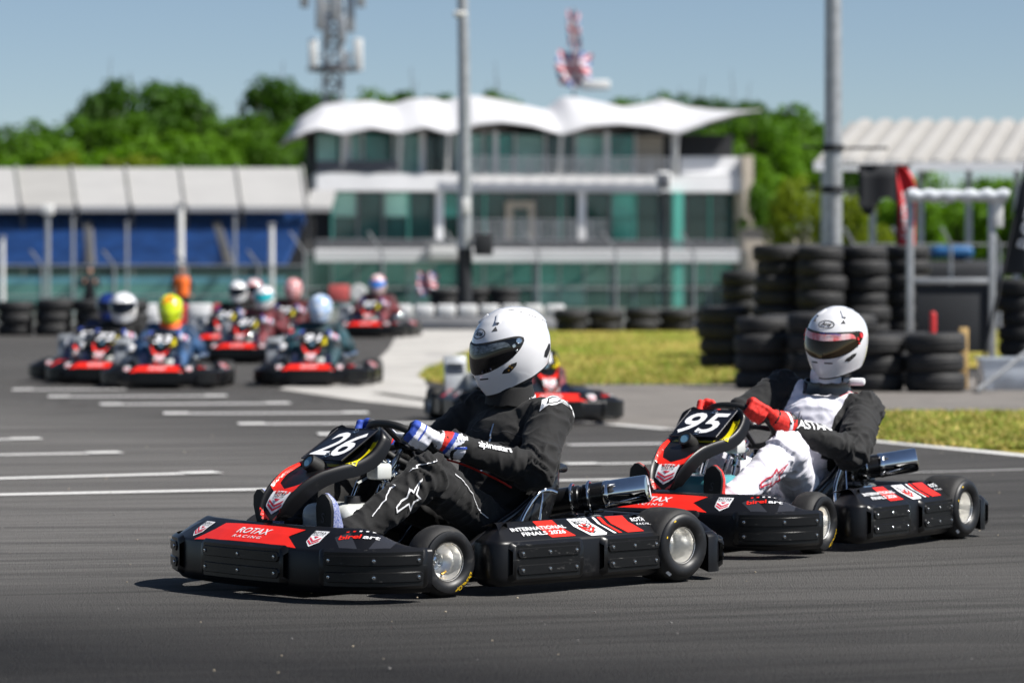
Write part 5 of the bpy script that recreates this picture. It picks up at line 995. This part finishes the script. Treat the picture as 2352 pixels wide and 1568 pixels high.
T = [(340, 165, 300, 210, 0, 'tallest dark tree above the grandstand roof'), (245, 195, 190, 214, 0, 'dark tree on the left shoulder of the tallest crown'), (430, 200, 150, 212, 1, 'tree at the right of the tallest crown'), (640, 172, 230, 208, 0, 'tall dark tree left of the radio mast'), (560, 255, 200, 206, 1, 'round tree in the dip between the two tall crowns'), (715, 215, 150, 212, 0, 'dark tree just behind the radio mast'),
 (120, 272, 220, 205, 1, 'tree left of the tall crowns, above the roof'), (20, 285, 240, 205, 0, 'dark tree at the left picture edge'), (-90, 270, 240, 207, 1, 'tree running off the left picture edge'), (70, 330, 220, 188, 2, 'bright green bush above the first roof panels'), (210, 318, 240, 186, 2, 'bright green bush above the second roof panels'), (370, 300, 260, 186, 2, 'large bright green bush below the tallest tree'), (500, 290, 220, 188, 2, 'bright bush left of the pavilion, middle of the roof'), (620, 320, 200, 184, 1, 'mid green bush beside the pavilion canopy'), (700, 330, 160, 186, 0, 'dark bush tucked under the canopy tip'), (140, 345, 160, 182, 3, 'yellowish low bush above the grandstand roof'), (300, 345, 170, 182, 3, 'second yellowish low bush above the roof'), (-40, 335, 180, 184, 2, 'bright bush at the left edge above the roof'), (440, 340, 180, 182, 1, 'low mid green bush above the right roof panels'),
 (850, 206, 260, 240, 1, 'treetop showing over the left canopy bays'), (960, 200, 200, 242, 0, 'treetop showing over the second canopy bay'), (1150, 206, 180, 240, 1, 'treetop left of the flagpole behind the canopy'), (1470, 208, 200, 240, 1, 'treetop right of the flagpole behind the canopy'), (1590, 216, 180, 240, 0, 'treetop over the canopy beak'), (1700, 220, 160, 238, 0, 'pale distant treetop above the canopy beak'),
 (1800, 236, 280, 205, 1, 'broad tree between pavilion and thick lamp post'), (1680, 275, 200, 208, 1, 'tree behind the canopy beak'), (1880, 275, 200, 207, 1, 'tree right behind the thick lamp post'), (1640, 300, 180, 200, 2, 'bright tree behind the pavilion roof terrace'), (1770, 330, 180, 190, 2, 'bright tree beside the pavilion side wall'), (1960, 300, 180, 205, 0, 'dark tree beyond the covered stand corner'),
 (1840, 400, 170, 120, 3, 'yellow green bush left of the thick lamp post'), (1960, 420, 200, 118, 3, 'yellow green bush right of the thick lamp post'), (2080, 410, 200, 120, 2, 'green bush behind the red feather flag'), (2200, 385, 240, 125, 2, 'green bush under the covered stand roof'), (2340, 395, 240, 124, 2, 'green bush under the stand near the picture edge'), (2450, 390, 200, 124, 1, 'bush beyond the right picture edge'), (1750, 420, 120, 150, 1, 'dark bush beside the site cabin')]
T += [(180, 262, 170, 203, 1, 'mid green tree filling left of the tall pair'), (290, 255, 190, 200, 1, 'mid green tree under the tallest crown'), (480, 262, 190, 203, 1, 'mid green tree right of the tallest crown'), (620, 262, 200, 200, 1, 'mid green tree under the mast side crown'), (700, 262, 150, 202, 0, 'dark tree low behind the mast'), (60, 300, 200, 200, 1, 'mid green tree low at the left edge'), (1730, 262, 200, 200, 1, 'mid green tree behind the pavilion terrace'), (1850, 300, 200, 196, 2, 'bright tree beside the thick lamp post'), (1720, 380, 160, 175, 2, 'bright bush beside the pavilion wall foot')]
for k, (px, yt, wp, d, li, lb) in enumerate(T): tree(px, yt, wp, d, li, lb, k)
# distant wood closing the horizon
g = G(); rnd = random.Random(9)
for _ in range(26000):
    x = rnd.uniform(-75, 75); u = rnd.random(); z = 6.6*u+1.2*math.sin(x*.22)+.9*math.sin(x*.71+1); y = 246+rnd.uniform(-3, 3)+(1-u)*-2; s = rnd.uniform(.22, .5); a = Vector((rnd.gauss(0, 1), rnd.gauss(-.6, 1), rnd.gauss(.4, 1))).normalized(); q = a.orthogonal().normalized()*s; w = a.cross(q); p = Vector((x, y, max(.2, z))); g.add([p-q-w, p+q-w, p+q+w, p-q+w], [(0, 1, 2, 3)], rnd.randrange(3), False)
tag(g.obj('wood', leaf_mats[:3], sharp=None, fixn=False), 'distant belt of woodland closing the horizon', 'wood', kind='stuff')
# ---- marshals beyond the tyre wall
def stander(px, d, suit, vest, label, hair, arms):
    P = dict(balls=[((0, 0, .95), (.15, .17, .14)), ((0, 0, 1.12), (.13, .165, .16)), ((0, 0, 1.30), (.13, .19, .16))], limbs=[((0, 0, 1.42), (0, 0, 1.53), .06, .055), ((0, .1, .92), (0, .12, .5), .10, .075), ((0, .12, .5), (0, .13, .09), .072, .05), ((0, -.1, .92), (0, -.12, .5), .10, .075), ((0, -.12, .5), (0, -.13, .09), .072, .05), ((0, .19, 1.40), arms[0], .07, .055), (arms[0], arms[1], .055, .04), ((0, -.19, 1.40), arms[2], .07, .055), (arms[2], arms[3], .055, .04), ((0, .13, .06), (.15, .15, .04), .05, .04), ((0, -.13, .06), (.15, -.15, .04), .05, .04)], joints=[((0, 0, 1.1), .2, .6)])
    me, _ = body(P, .02, .006, px); b = mobj('person', me, suit); skin = MATS.get('skin') or M_('skin', (.50, .29, .20), .5, var=(20, .08))
    g = G(); rows = []
    for i in range(17):
        t = i/16; z = 1.53+.25*t; row = []
        for k in range(24):
            a = 2*math.pi*k/24; rr = .095*math.sin(math.pi*(.1+.86*t))**.6; x = rr*math.cos(a)*1.1; y = rr*math.sin(a)*.82; x += (.02*math.exp(-((t-.42)/.1)**2)*math.exp(-(a if a < 3.14 else 6.283-a)**2/.06) if True else 0); row.append(Vector((x, y, z)))
        rows.append(row)
    g.grid(rows, 0, True); g.poly(rows[0]); g.poly(rows[-1])
    for s in (1, -1): g.ball((.088, .032*s, 1.665), (.012, .014, .010), 5, 1); g.ball((0, .088*s, 1.65), (.02, .01, .03), 5, 0)
    g.rbox((.1, 0, 1.59), (.012, .045, .012), .004, 1); hd = g.obj('head', [skin, print_black], b, 60)
    g = G(); g.ball((-.015, 0, 1.70), (.112, .092, .095), 8); g.obj('hair', hair, hd)
    for q in (1, 3): g = G(); c = Vector(arms[q]); g.ball(c, (.035, .03, .045), 6); [capsule(g, c, c+Vector((.04+.01*j, (j-2)*.016, -.05)), .011, .009, 6) for j in range(5)]; g.obj('hand', skin, b)
    if vest:
        g = G(); rows = [[Vector((rx*math.cos(2*math.pi*k/28), ry*math.sin(2*math.pi*k/28), z)) for k in range(28)] for rx, ry, z in ((.175, .20, .92), (.165, .20, 1.1), (.165, .225, 1.28), (.15, .245, 1.40), (.11, .16, 1.47))]; g.grid(rows, 0, True); v = g.obj('vest', vest, b, 60); g = G(); g.rbox((.168, 0, 1.18), (.01, .035, .5), .004); g.obj('vest_front', m_dark, v)
    b.location = ((px-CX)*d/F, d, 0); b.rotation_euler = (0, 0, R(-90)); b.scale = (.93,)*3; tag(b, label, 'person'); return b
stander(206, 88.5, m_dark, None, 'standing person in black top holding up a camera behind the tyre wall', print_black, ((.05, .30, 1.18), (.26, .20, 1.35), (.05, -.30, 1.18), (.28, -.10, 1.36)))
stander(418, 88, m_dark, M_('hi_vis_orange', (.9, .16, .01), .7, var=(10, .1)), 'standing marshal in orange high visibility vest behind the tyre wall', M_('brown_hair', (.05, .03, .02), .7, var=(30, .3)), ((.0, .33, 1.15), (.12, .28, .93), (.0, -.33, 1.15), (.12, -.28, .93)))
# ------------------------------------------------------------------ karts and drivers
def place(o, x, y, th, z=0): o.location = (x, y, z); o.rotation_euler = (0, 0, math.pi+R(th)); return o
kart, NBF = make_kart()
proto = copy_tree(kart, None, ('fine',))                       # plain copy for the distant field
far_proto = proto
number_on(kart, '26', NBF)
place(kart, .194, 13.23, 42.3)
tag(kart, 'black and red racing kart with number 26 board and chrome exhaust tip', 'kart', 'racing karts on the track')
kart95 = copy_tree(kart)
for c in kart95.children:
    if c.name.startswith('number_board'):
        for q in list(c.children):
            if q.name.startswith('race_number'): bpy.data.objects.remove(q)
number_on(kart95, '95', NBF)
place(kart95, 1.476, 15.29, 55.3); tag(kart95, 'black and red racing kart with number 95 board, following the leading kart', 'kart')
for c in kart95.children:
    if c.name.startswith('fuel_tank'): c.data = c.data.copy(); c.data.materials[0] = tank_teal
def steer(k, deg, wdeg=0):
    for c in k.children:
        if c.name.startswith('front_wheel'): c.rotation_euler = (0, R(random.uniform(-8, 8)), R(deg))
        if c.name.startswith('steering_wheel'): c.rotation_quaternion = c.rotation_quaternion @ Matrix.Rotation(R(wdeg), 3, 'Z').to_quaternion()
steer(kart, -3); steer(kart95, 2)

WC = Vector((.82, 0, .525)); WE = Vector((.77, 0, .64)).normalized(); WN = Vector((-.64, 0, .77)).normalized(); YV = Vector((0, 1, 0))
def grip(deg, r=.155):
    """deg: angle above horizontal, positive side = left hand"""
    o = YV*math.cos(R(deg))+WE*math.sin(R(deg)); u = -YV*math.sin(R(deg))+WE*math.cos(R(deg)); return WC+o*r, u, o
def driver(pose, glovesL, glovesR, suit, gmat, smats, seed):
    me, segs = body(pose, .008, .024, seed); b = mobj('person', me, suit); b['segs'] = 1
    for (deg, wr, el) in (glovesL, glovesR):
        p, u, o = grip(deg)
        if abs(deg) > 90: u = -u
        make_glove(b, p, u, o, WN, wr, el, gmat)
    for s in (1, -1): make_shoe(b, (1.335, .16*s, .115), (1.362, .195*s, .375), s, smats)
    return b, segs
def two_tone(name, c1, c2):
    m = mat(name, c1, .85, sheen=.05, bump=(1300, .35, .0012)); N = m.node_tree.nodes; L = m.node_tree.links; b = N['Principled BSDF']
    at = N.new('ShaderNodeAttribute'); at.attribute_name = 'reg'; gt = N.new('ShaderNodeMath'); gt.operation = 'GREATER_THAN'; gt.inputs[1].default_value = .5; L.new(at.outputs['Fac'], gt.inputs[0])
    nz = N.new('ShaderNodeTexNoise'); nz.inputs['Scale'].default_value = 60; mr = N.new('ShaderNodeMapRange'); mr.inputs[3].default_value = .82; mr.inputs[4].default_value = 1.1; L.new(nz.outputs['Fac'], mr.inputs[0])
    mx = N.new('ShaderNodeMix'); mx.data_type = 'RGBA'; mx.inputs['A'].default_value = (*c1, 1); mx.inputs['B'].default_value = (*c2, 1); L.new(gt.outputs[0], mx.inputs['Factor'])
    ml = N.new('ShaderNodeMix'); ml.data_type = 'RGBA'; ml.blend_type = 'MULTIPLY'; ml.inputs['Factor'].default_value = 1; L.new(mx.outputs['Result'], ml.inputs['A']); L.new(mr.outputs[0], ml.inputs['B']); L.new(ml.outputs['Result'], b.inputs['Base Color'])
    return m
def put_helmet(b, loc, yaw, pitch, roll, shell, visor, style):
    h = make_helmet(b, shell, visor, style); h.location = loc; h.rotation_euler = (R(roll), R(pitch), R(yaw)); h.rotation_mode = 'XYZ'; h.scale = (1.035,)*3; return h
def side_frame(tree, x, z, eps=.0022, sub=.012): return Decals(tree, (x, .6, z), (-1, 0, 0), (0, 0, 1), .3, eps, sub)
STAR = [(.05, .5), (.10, .12), (.30, .09), (.14, -.06), (.19, -.28), (.02, -.17), (-.12, -.34), (-.24, -.5), (-.33, -.42), (-.27, -.22), (-.14, -.06), (-.18, .15), (-.03, .12)]
SHIELDPATCH = [(-.09, -.03), (-.07, .02), (-.02, .045), (.04, .04), (.08, .0), (.10, -.045), (.06, -.02), (.0, -.008), (-.05, -.02)]
def rot2(pts, deg): c, s = math.cos(R(deg)), math.sin(R(deg)); return [(a*c-b*s, a*s+b*c) for a, b in pts]
# ---- driver of 26
pose26 = sit_pose((.285, 0, .515), (.40, 0, .20), (.255, .0, .655), (.245, .195, .625), (.265, -.195, .635), (.44, .335, .425), (.48, -.33, .45), (.775, .185, .545), (.775, -.185, .545), (.90, .235, .425), (.90, -.235, .425), (1.25, .18, .2), (1.25, -.18, .2))
g26 = [glove_white, cloth_red, glove_white, cloth_blue, cloth_grey]
shoe_print = M_('shoe_print', (.015, .05, .28), .5, var=(150, .5), col2=(.45, .47, .6))
d26, segs26 = driver(pose26, (25, (.775, .185, .545), (.44, .335, .425)), (155, (.775, -.185, .545), (.48, -.33, .45)), cloth_black, g26, [shoe_print, rubber_trim, cloth_grey], 1.7)
pl_ = driver_mesh26 = d26.data
t26 = bvh_of(d26)
D = side_frame(t26, .62, .522, .004, .008); D.text('alp', (0, 0), .030, 0, 1.05, 0, rot=-.22); D.obj('sleeve_lettering', [print_white, print_black], d26)
D = Decals(t26, (1.147, .52, .352), (-.9, .45, 0), (0, 0, 1), .3, .0045, .007); D.outline(rot2([(a*.11, b*.15) for a, b in STAR], -30), .0058, 0); D.obj('leg_badge', [print_white], d26)
D = Decals(t26, (.26, .40, .85), (-1, .25, -.1), (0, -.75, .65), .05, .0022, .012); D.reach = .4
D.poly(SHIELDPATCH, 0); D.outline([(a*.55-.01, b*.5+.004) for a, b in SHIELDPATCH], .006, 1, .0012); D.outline([(-.02, -.005), (.015, .02), (.03, .005), (.06, .0)], .005, 1, .0012, False); D.obj('shoulder_patch', [print_white, print_black], d26)
D = Decals(t26, (.36, -.16, .95), (0, 1, 0), (-.6, 0, .8), .45, .0022, .012); D.poly([(-.05, -.06), (.03, -.05), (.04, .02), (-.02, .03)], 0); D.outline([(-.03, -.04), (.02, -.035), (.02, .005), (-.01, .01)], .008, 1, .001); D.obj('shoulder_patch', [print_white, print_black], d26)
D = side_frame(t26, 1.0, .4, .004, .007)
for pts, w, m in (([(.10, .088), (.05, .072), (.0, .052), (-.05, .018), (-.10, -.03), (-.155, -.085), (-.185, -.115)], .0024, 0), ([(.19, .03), (.23, .0), (.30, -.05), (.36, -.12), (.42, -.15)], .0026, 0)): D.outline([(a, b) for a, b in pts], w, m, 0, False)
D.obj('piping', [print_white, cloth_red], d26)
g = G(); g.tube(crspline([(.77, .10, .49), (.69, .17, .462), (.60, .20, .425), (.50, .20, .385), (.44, .19, .36)], 5), .004, 6); g.obj('jacket_piping', cloth_red, d26)
# stitched quilting across the chest, zip
D = Decals(t26, (.75, .05, .60), (0, 1, 0), (-.3, 0, 1), .5, .0015, .012)
for k in range(4): D.outline([(-.15+q*.02, .07-k*.045+.006*math.sin(q*1.3+k)) for q in range(16)], .0016, 0, 0, False)
D.outline([(0, .1), (.004, .04), (-.004, -.02), (.002, -.1)], .007, 1, .0005, False); D.obj('stitching', [cloth_grey, steel], d26)
def collar_of(b, c, r, h, m1, m2, tilt=(0, 0)):
    g = G(); rows = []
    for i, (rr, zz) in enumerate(((r*1.12, 0), (r*1.05, h*.3), (r, h*.7), (r*.98, h), (r*.93, h*1.02), (r*.9, h*.5))):
        rows.append([Vector(c)+Vector((rr*1.0*math.cos(2*math.pi*k/36)+tilt[0]*zz, rr*math.sin(2*math.pi*k/36)+tilt[1]*zz, zz+.012*math.cos(2*math.pi*k/36+2.6)+.003*math.sin(k*1.9))) for k in range(36)])
    g.grid(rows, 0, True); o = g.obj('collar', m1, b, 70)
    g = G(); g.tube([p+Vector((0, 0, .001)) for p in rows[3]], .003, 6, closed=True); g.obj('collar_edge', m2, o); return o
co = collar_of(d26, (.268, 0, .68), .092, .085, cloth_black, cloth_grey, (.15, 0)); tcol = bvh_of(co)
D = Decals(tcol, (.25, .3, .71), (-1, .1, .15), (0, 0, 1), .3, .002, .01); D.text('alp', (0, -.012), .020, 0, 1, 0, rot=.18); D.obj('collar_lettering', [print_white, print_black], d26)
gl = [c for c in d26.children if c.name.startswith('glove')][0]; D = Decals(bvh_of(gl), (.745, .30, .545), (-.97, .2, 0), (.1, 0, 1), .2, .0018, .01); D.text('mods', (0, .012), .015, 0, 1.3); D.poly([(-.04, -.026), (.05, -.026), (.05, -.018), (-.04, -.018)], 1); D.obj('cuff_lettering', [print_white, cloth_blue], d26)
def strip26(frame, sh): pass
visor_strip = M_('visor_strip', (.006, .006, .008), .15, var=(60, .9), col2=(.16, .19, .22), aniso=(.5, 1.0, 2.0))
put_helmet(d26, (.275, 0, .910), -9, 13, 0, helmet_white, visor_dark, dict(strip=visor_strip))
place(d26, .194, 13.23, 42.3); tag(d26, 'person in black race suit and white helmet with dark visor driving kart 26', 'person', 'kart drivers')
# ---- driver of 95
pose95 = sit_pose((.24, .035, .50), (.37, .0, .20), (.175, .07, .645), (.165, .265, .575), (.215, -.135, .665), (.44, .345, .395), (.50, -.27, .50), (.80, .175, .55), (.775, -.19, .565), (.875, .265, .42), (.90, -.21, .435), (1.25, .18, .2), (1.25, -.18, .2))
pose95['limbs'] = [((a if a[2] < .8 else a), b, r0, r1) for a, b, r0, r1 in pose95['limbs']]
suit95 = two_tone('suit_white_black', (.74, .73, .80), (.009, .009, .0095))
d95, segs95 = driver(pose95, (40, (.80, .175, .55), (.44, .345, .395)), (148, (.775, -.19, .565), (.50, -.27, .50)), suit95, [cloth_red, cloth_red, cloth_red, cloth_red, cloth_red], [cloth_red, rubber_trim, cloth_grey], 4.2)
P, N_ = verts_of(d95.data); idx, tt, _ = seg_near(P, segs95)
reg = np.zeros(len(P)); LS = np.array(pose95['limbs'][3][0]); RS = np.array(pose95['limbs'][5][0]); nb_ = len(pose95['balls'])
ax = (LS-RS)/np.linalg.norm(LS-RS); lat = (P-(LS+RS)/2)@ax; hi = P[:, 2] > .36
front = P[:, 0]-(.24-.25*(P[:, 2]-.5))
reg = np.where(hi, .5+(np.abs(lat)-.125)*6, np.where(P[:, 2] > .30, .5+(np.abs(lat)-.15)*6, 0)); reg = np.where((idx >= nb_+7), 0, reg); reg = np.where(np.isin(idx, [nb_+3, nb_+4, nb_+5, nb_+6]), np.maximum(reg, .5+(np.abs(lat)-.12)*6), reg); reg = np.where(np.isin(idx, [nb_+4, nb_+6]), 1, reg); reg = np.where((front < -.06) & hi, 1, reg)
at = d95.data.attributes.new('reg', 'FLOAT', 'POINT'); at.data.foreach_set('value', reg.astype(np.float32))
t95 = bvh_of(d95)
D = side_frame(t95, .66, .522, .004, .008); D.text('ASTARS', (0, 0), .036, 0, 1.15, 0, rot=-.10); D.obj('sleeve_lettering', [print_white], d95)
D = Decals(t95, (1.15, .52, .315), (-.9, .45, 0), (0, 0, 1), .3, .0045, .007); D.outline(rot2([(a*.12, b*.175) for a, b in STAR], -46), .0065, 0); D.obj('leg_badge', [print_red], d95)
D = Decals(t95, (.22, .40, .85), (-1, .35, -.1), (0, -.7, .7), .5, .0022, .012); D.poly([(a*1.1, b*1.1) for a, b in SHIELDPATCH], 0); D.outline([(a*.65-.01, b*.6+.004) for a, b in SHIELDPATCH], .006, 1, .0012); D.outline([(-.02, -.005), (.015, .02), (.03, .005), (.06, .0)], .005, 1, .0012, False); D.obj('shoulder_patch', [print_white, print_red], d95)
D = Decals(t95, (.40, -.15, .95), (-.1, 1, 0), (-.6, 0, .8), .5, .0022, .012); D.poly([(-.06, -.06), (.0, -.045), (.035, .03), (-.045, .04)], 0); D.outline([(a*.07-.012, b*.07) for a, b in STAR], .005, 1, .001); D.obj('shoulder_patch', [print_white, print_red], d95)
D = Decals(t95, (.75, .03, .56), (0, 1, 0), (-.3, .1, 1), .5, .0015, .012); D.outline([(.012, .12), (.010, .04), (.004, -.04), (.004, -.16)], .004, 0, .0005, False); D.outline([(.024, .10), (.022, .04), (.016, -.04), (.016, -.16)], .003, 0, .0005, False); D.obj('zip', [cloth_grey], d95)
collar_of(d95, (.19, .075, .655), .105, .05, gloss_black, gloss_black, (.1, .15))
g = G(); g.rbox((.10, .17, .70), (.05, .10, .035), .012, M=Matrix.Rotation(R(25), 3, 'Z')); g.obj('neck_brace', vinyl_white, d95)
gl = [c for c in d95.children if c.name.startswith('glove')][0]; D = Decals(bvh_of(gl), (.77, .30, .55), (-.97, .2, 0), (.1, 0, 1), .2, .0018, .01)
for x0 in (-.035, .02): D.poly([(x0, -.045), (x0+.012, -.045), (x0+.016, .045), (x0+.004, .045)], 0)
D.poly([(-.018, .0), (.016, .0), (.018, .035), (-.014, .035)], 1); D.obj('cuff_stripe', [print_white, print_black], d95)
def strip95(frame, sh):
    D = frame(R(8), .028); D.eps = .008; D.text('OK', (.01, .0), .010, 0, .8); D.obj('visor_lettering', [print_blue], sh)
strip_red = M_('strip_red', (.7, .7, .72), .2, var=(26, .5), col2=(.6, .02, .02), aniso=(.6, 1.0, .6))
put_helmet(d95, (.125, .095, .902), 6, 4, -4, helmet_white, visor_gold, dict(strip=strip_red, screw=red_gloss, extra=(strip95,)))
place(d95, 1.476, 15.29, 55.3); tag(d95, 'person in white and black race suit with red gloves driving kart 95', 'person', 'kart drivers')
# ---- the distant field: plain copies, each with its own number, suit and helmet
def colour(name, c, rough=.6, v=.1): return M_(name, c, rough, var=(40, v))
suit_navy = colour('suit_navy', (.012, .02, .07)); suit_darkred = M_('suit_darkred', (.01, .008, .009), .7, var=(6, .4), col2=(.15, .01, .014)); suit_teal = M_('suit_teal', (.008, .009, .012), .7, var=(5, .5), col2=(.015, .10, .13)); suit_redwhite = M_('suit_redwhite', (.012, .01, .012), .7, var=(6, .5), col2=(.22, .03, .04)); suit_blue = M_('suit_blue', (.009, .01, .014), .7, var=(6, .5), col2=(.025, .10, .25))
hel_red = M_('helmet_red', (.5, .03, .03), .2, coat=.6, var=(22, .5), col2=(.75, .6, .6)); hel_blue = M_('helmet_blue', (.12, .3, .6), .2, coat=.6, var=(20, .5), col2=(.78, .8, .84)); hel_lime = M_('helmet_lime', (.6, .72, .01), .2, coat=.6, var=(6, .3)); hel_wr = M_('helmet_white_red', (.75, .74, .75), .2, coat=.6, var=(14, .4), col2=(.5, .05, .06)); hel_darkblue = M_('helmet_darkblue', (.01, .03, .16), .2, coat=.6, var=(12, .4))
orange_cloth = colour('orange_cloth', (.85, .12, .005)); white_shell = helmet_white
strip_teal = colour('strip_teal', (.02, .35, .4), .2)
def orange_stripe(frame, sh):
    for a, z in ((0, .10), (R(20), .07), (R(-20), .07)):
        D = frame(a, z); D.poly([(-.016, -.05), (.016, -.05), (.016, .05), (-.016, .05)], 0); D.obj('shell_stripe', [orange_cloth], sh, False)
fh = {}
field = [  # key, px, base y, heading, helmet shell, visor, suit, extra style, kart label, driver label, head yaw
 ('57', 264, 872, 80, hel_darkblue, visor_dark, suit_navy, {}, 'racing kart number 57 half hidden at the far edge of the pack', 'driver in dark blue helmet mostly hidden behind a plain white helmet', 0),
 ('72', 296, 879, 83, helmet_white, visor_dark, cloth_black, {}, 'racing kart number 72 carrying the driver with plain white helmet turned sideways', 'driver with large plain white helmet looking down to the side', -38),
 ('33', 397, 889, 90, hel_lime, hel_lime, suit_blue, dict(extra=(orange_stripe,), orange=1), 'racing kart number 33 carrying the lime helmeted driver', 'driver in lime green helmet with orange stripe and orange neck collar', 0),
 ('91', 741, 884, 88, hel_blue, hel_blue, suit_teal, {}, 'racing kart number 91 carrying the driver in mottled blue helmet', 'driver in mottled pale blue helmet with teal sleeves', 8),
 ('81', 620, 829, 78, helmet_white, strip_teal, suit_redwhite, {}, 'racing kart number 81 carrying the driver with turquoise visor', 'driver in white helmet with turquoise visor', -6),
 ('24', 556, 806, 82, helmet_white, visor_dark, cloth_black, {}, 'racing kart number 24 behind the turquoise visored driver', 'driver in white helmet and black suit at the back of the pack', 0),
 ('18', 588, 796, 88, hel_wr, visor_dark, suit_darkred, {}, 'racing kart number 18 hidden deep in the pack', 'driver in white and red helmet squeezed between two others', 0),
 ('77', 680, 794, 85, hel_red, hel_red, suit_darkred, {}, 'racing kart number 77 carrying the red helmeted driver', 'driver in red helmet and dark red suit', 0),
 ('97', 873, 773, 84, hel_wr, M_('visor_blue', (.05, .2, .6), .1, var=(10, .2)), suit_redwhite, {}, 'racing kart number 97 running alone behind the pack', 'driver in white helmet with blue visor alone behind the pack', -5),
 ('41', 1166, 968, 104, hel_wr, visor_dark, suit_redwhite, {}, 'racing kart in the middle distance hidden behind the black suited driver', 'driver in red and white suit hidden behind the black suited driver', 10)]
for key, px, py, th, shell, vis, suit, style, kl, dl, hy in field:
    p = GP(px, py); d0 = p.y+.75; X0 = (px-CX)*d0/F
    k = copy_tree(far_proto); number_on(k, key, NBF); place(k, X0, d0, th, zg(p.y)); tag(k, kl, 'kart', 'racing karts on the track')
    for c in k.children: 
        if c.name.startswith('steering_wheel'): pass
    b = d26.copy(); COL.objects.link(b); b.data = driver_mesh26; b.data.materials.clear() if False else None
    b.material_slots[0].link = 'OBJECT'; b.material_slots[0].material = suit
    for ch in d26.children:
        if ch.name.split('.')[0] in ('glove', 'shoe'):
            c = ch.copy(); COL.objects.link(c); c.parent = b
    place(b, X0, d0, th, zg(p.y)); tag(b, dl, 'person', 'kart drivers')
    fk = (shell.name, vis.name)
    if fk not in fh:
        h = make_helmet(b, shell, vis, dict(logo=False, **{q: v for q, v in style.items() if q != 'orange'})); fh[fk] = h
    else: h = copy_tree(fh[fk], b)
    h.location = (.265, 0, .89); h.scale = (1.06,)*3
    if key == '72': h.scale = (1.2,)*3
    if key == '41': b.scale = (.93, .93, .90); h.rotation_euler = (0, R(10), R(hy))
    if style.get('orange'): collar_of(b, (.265, 0, .665), .12, .08, orange_cloth, orange_cloth)
for o in [far_proto]:
    def rm(o):
        for c in list(o.children): rm(c)
        bpy.data.objects.remove(o)
    rm(o)
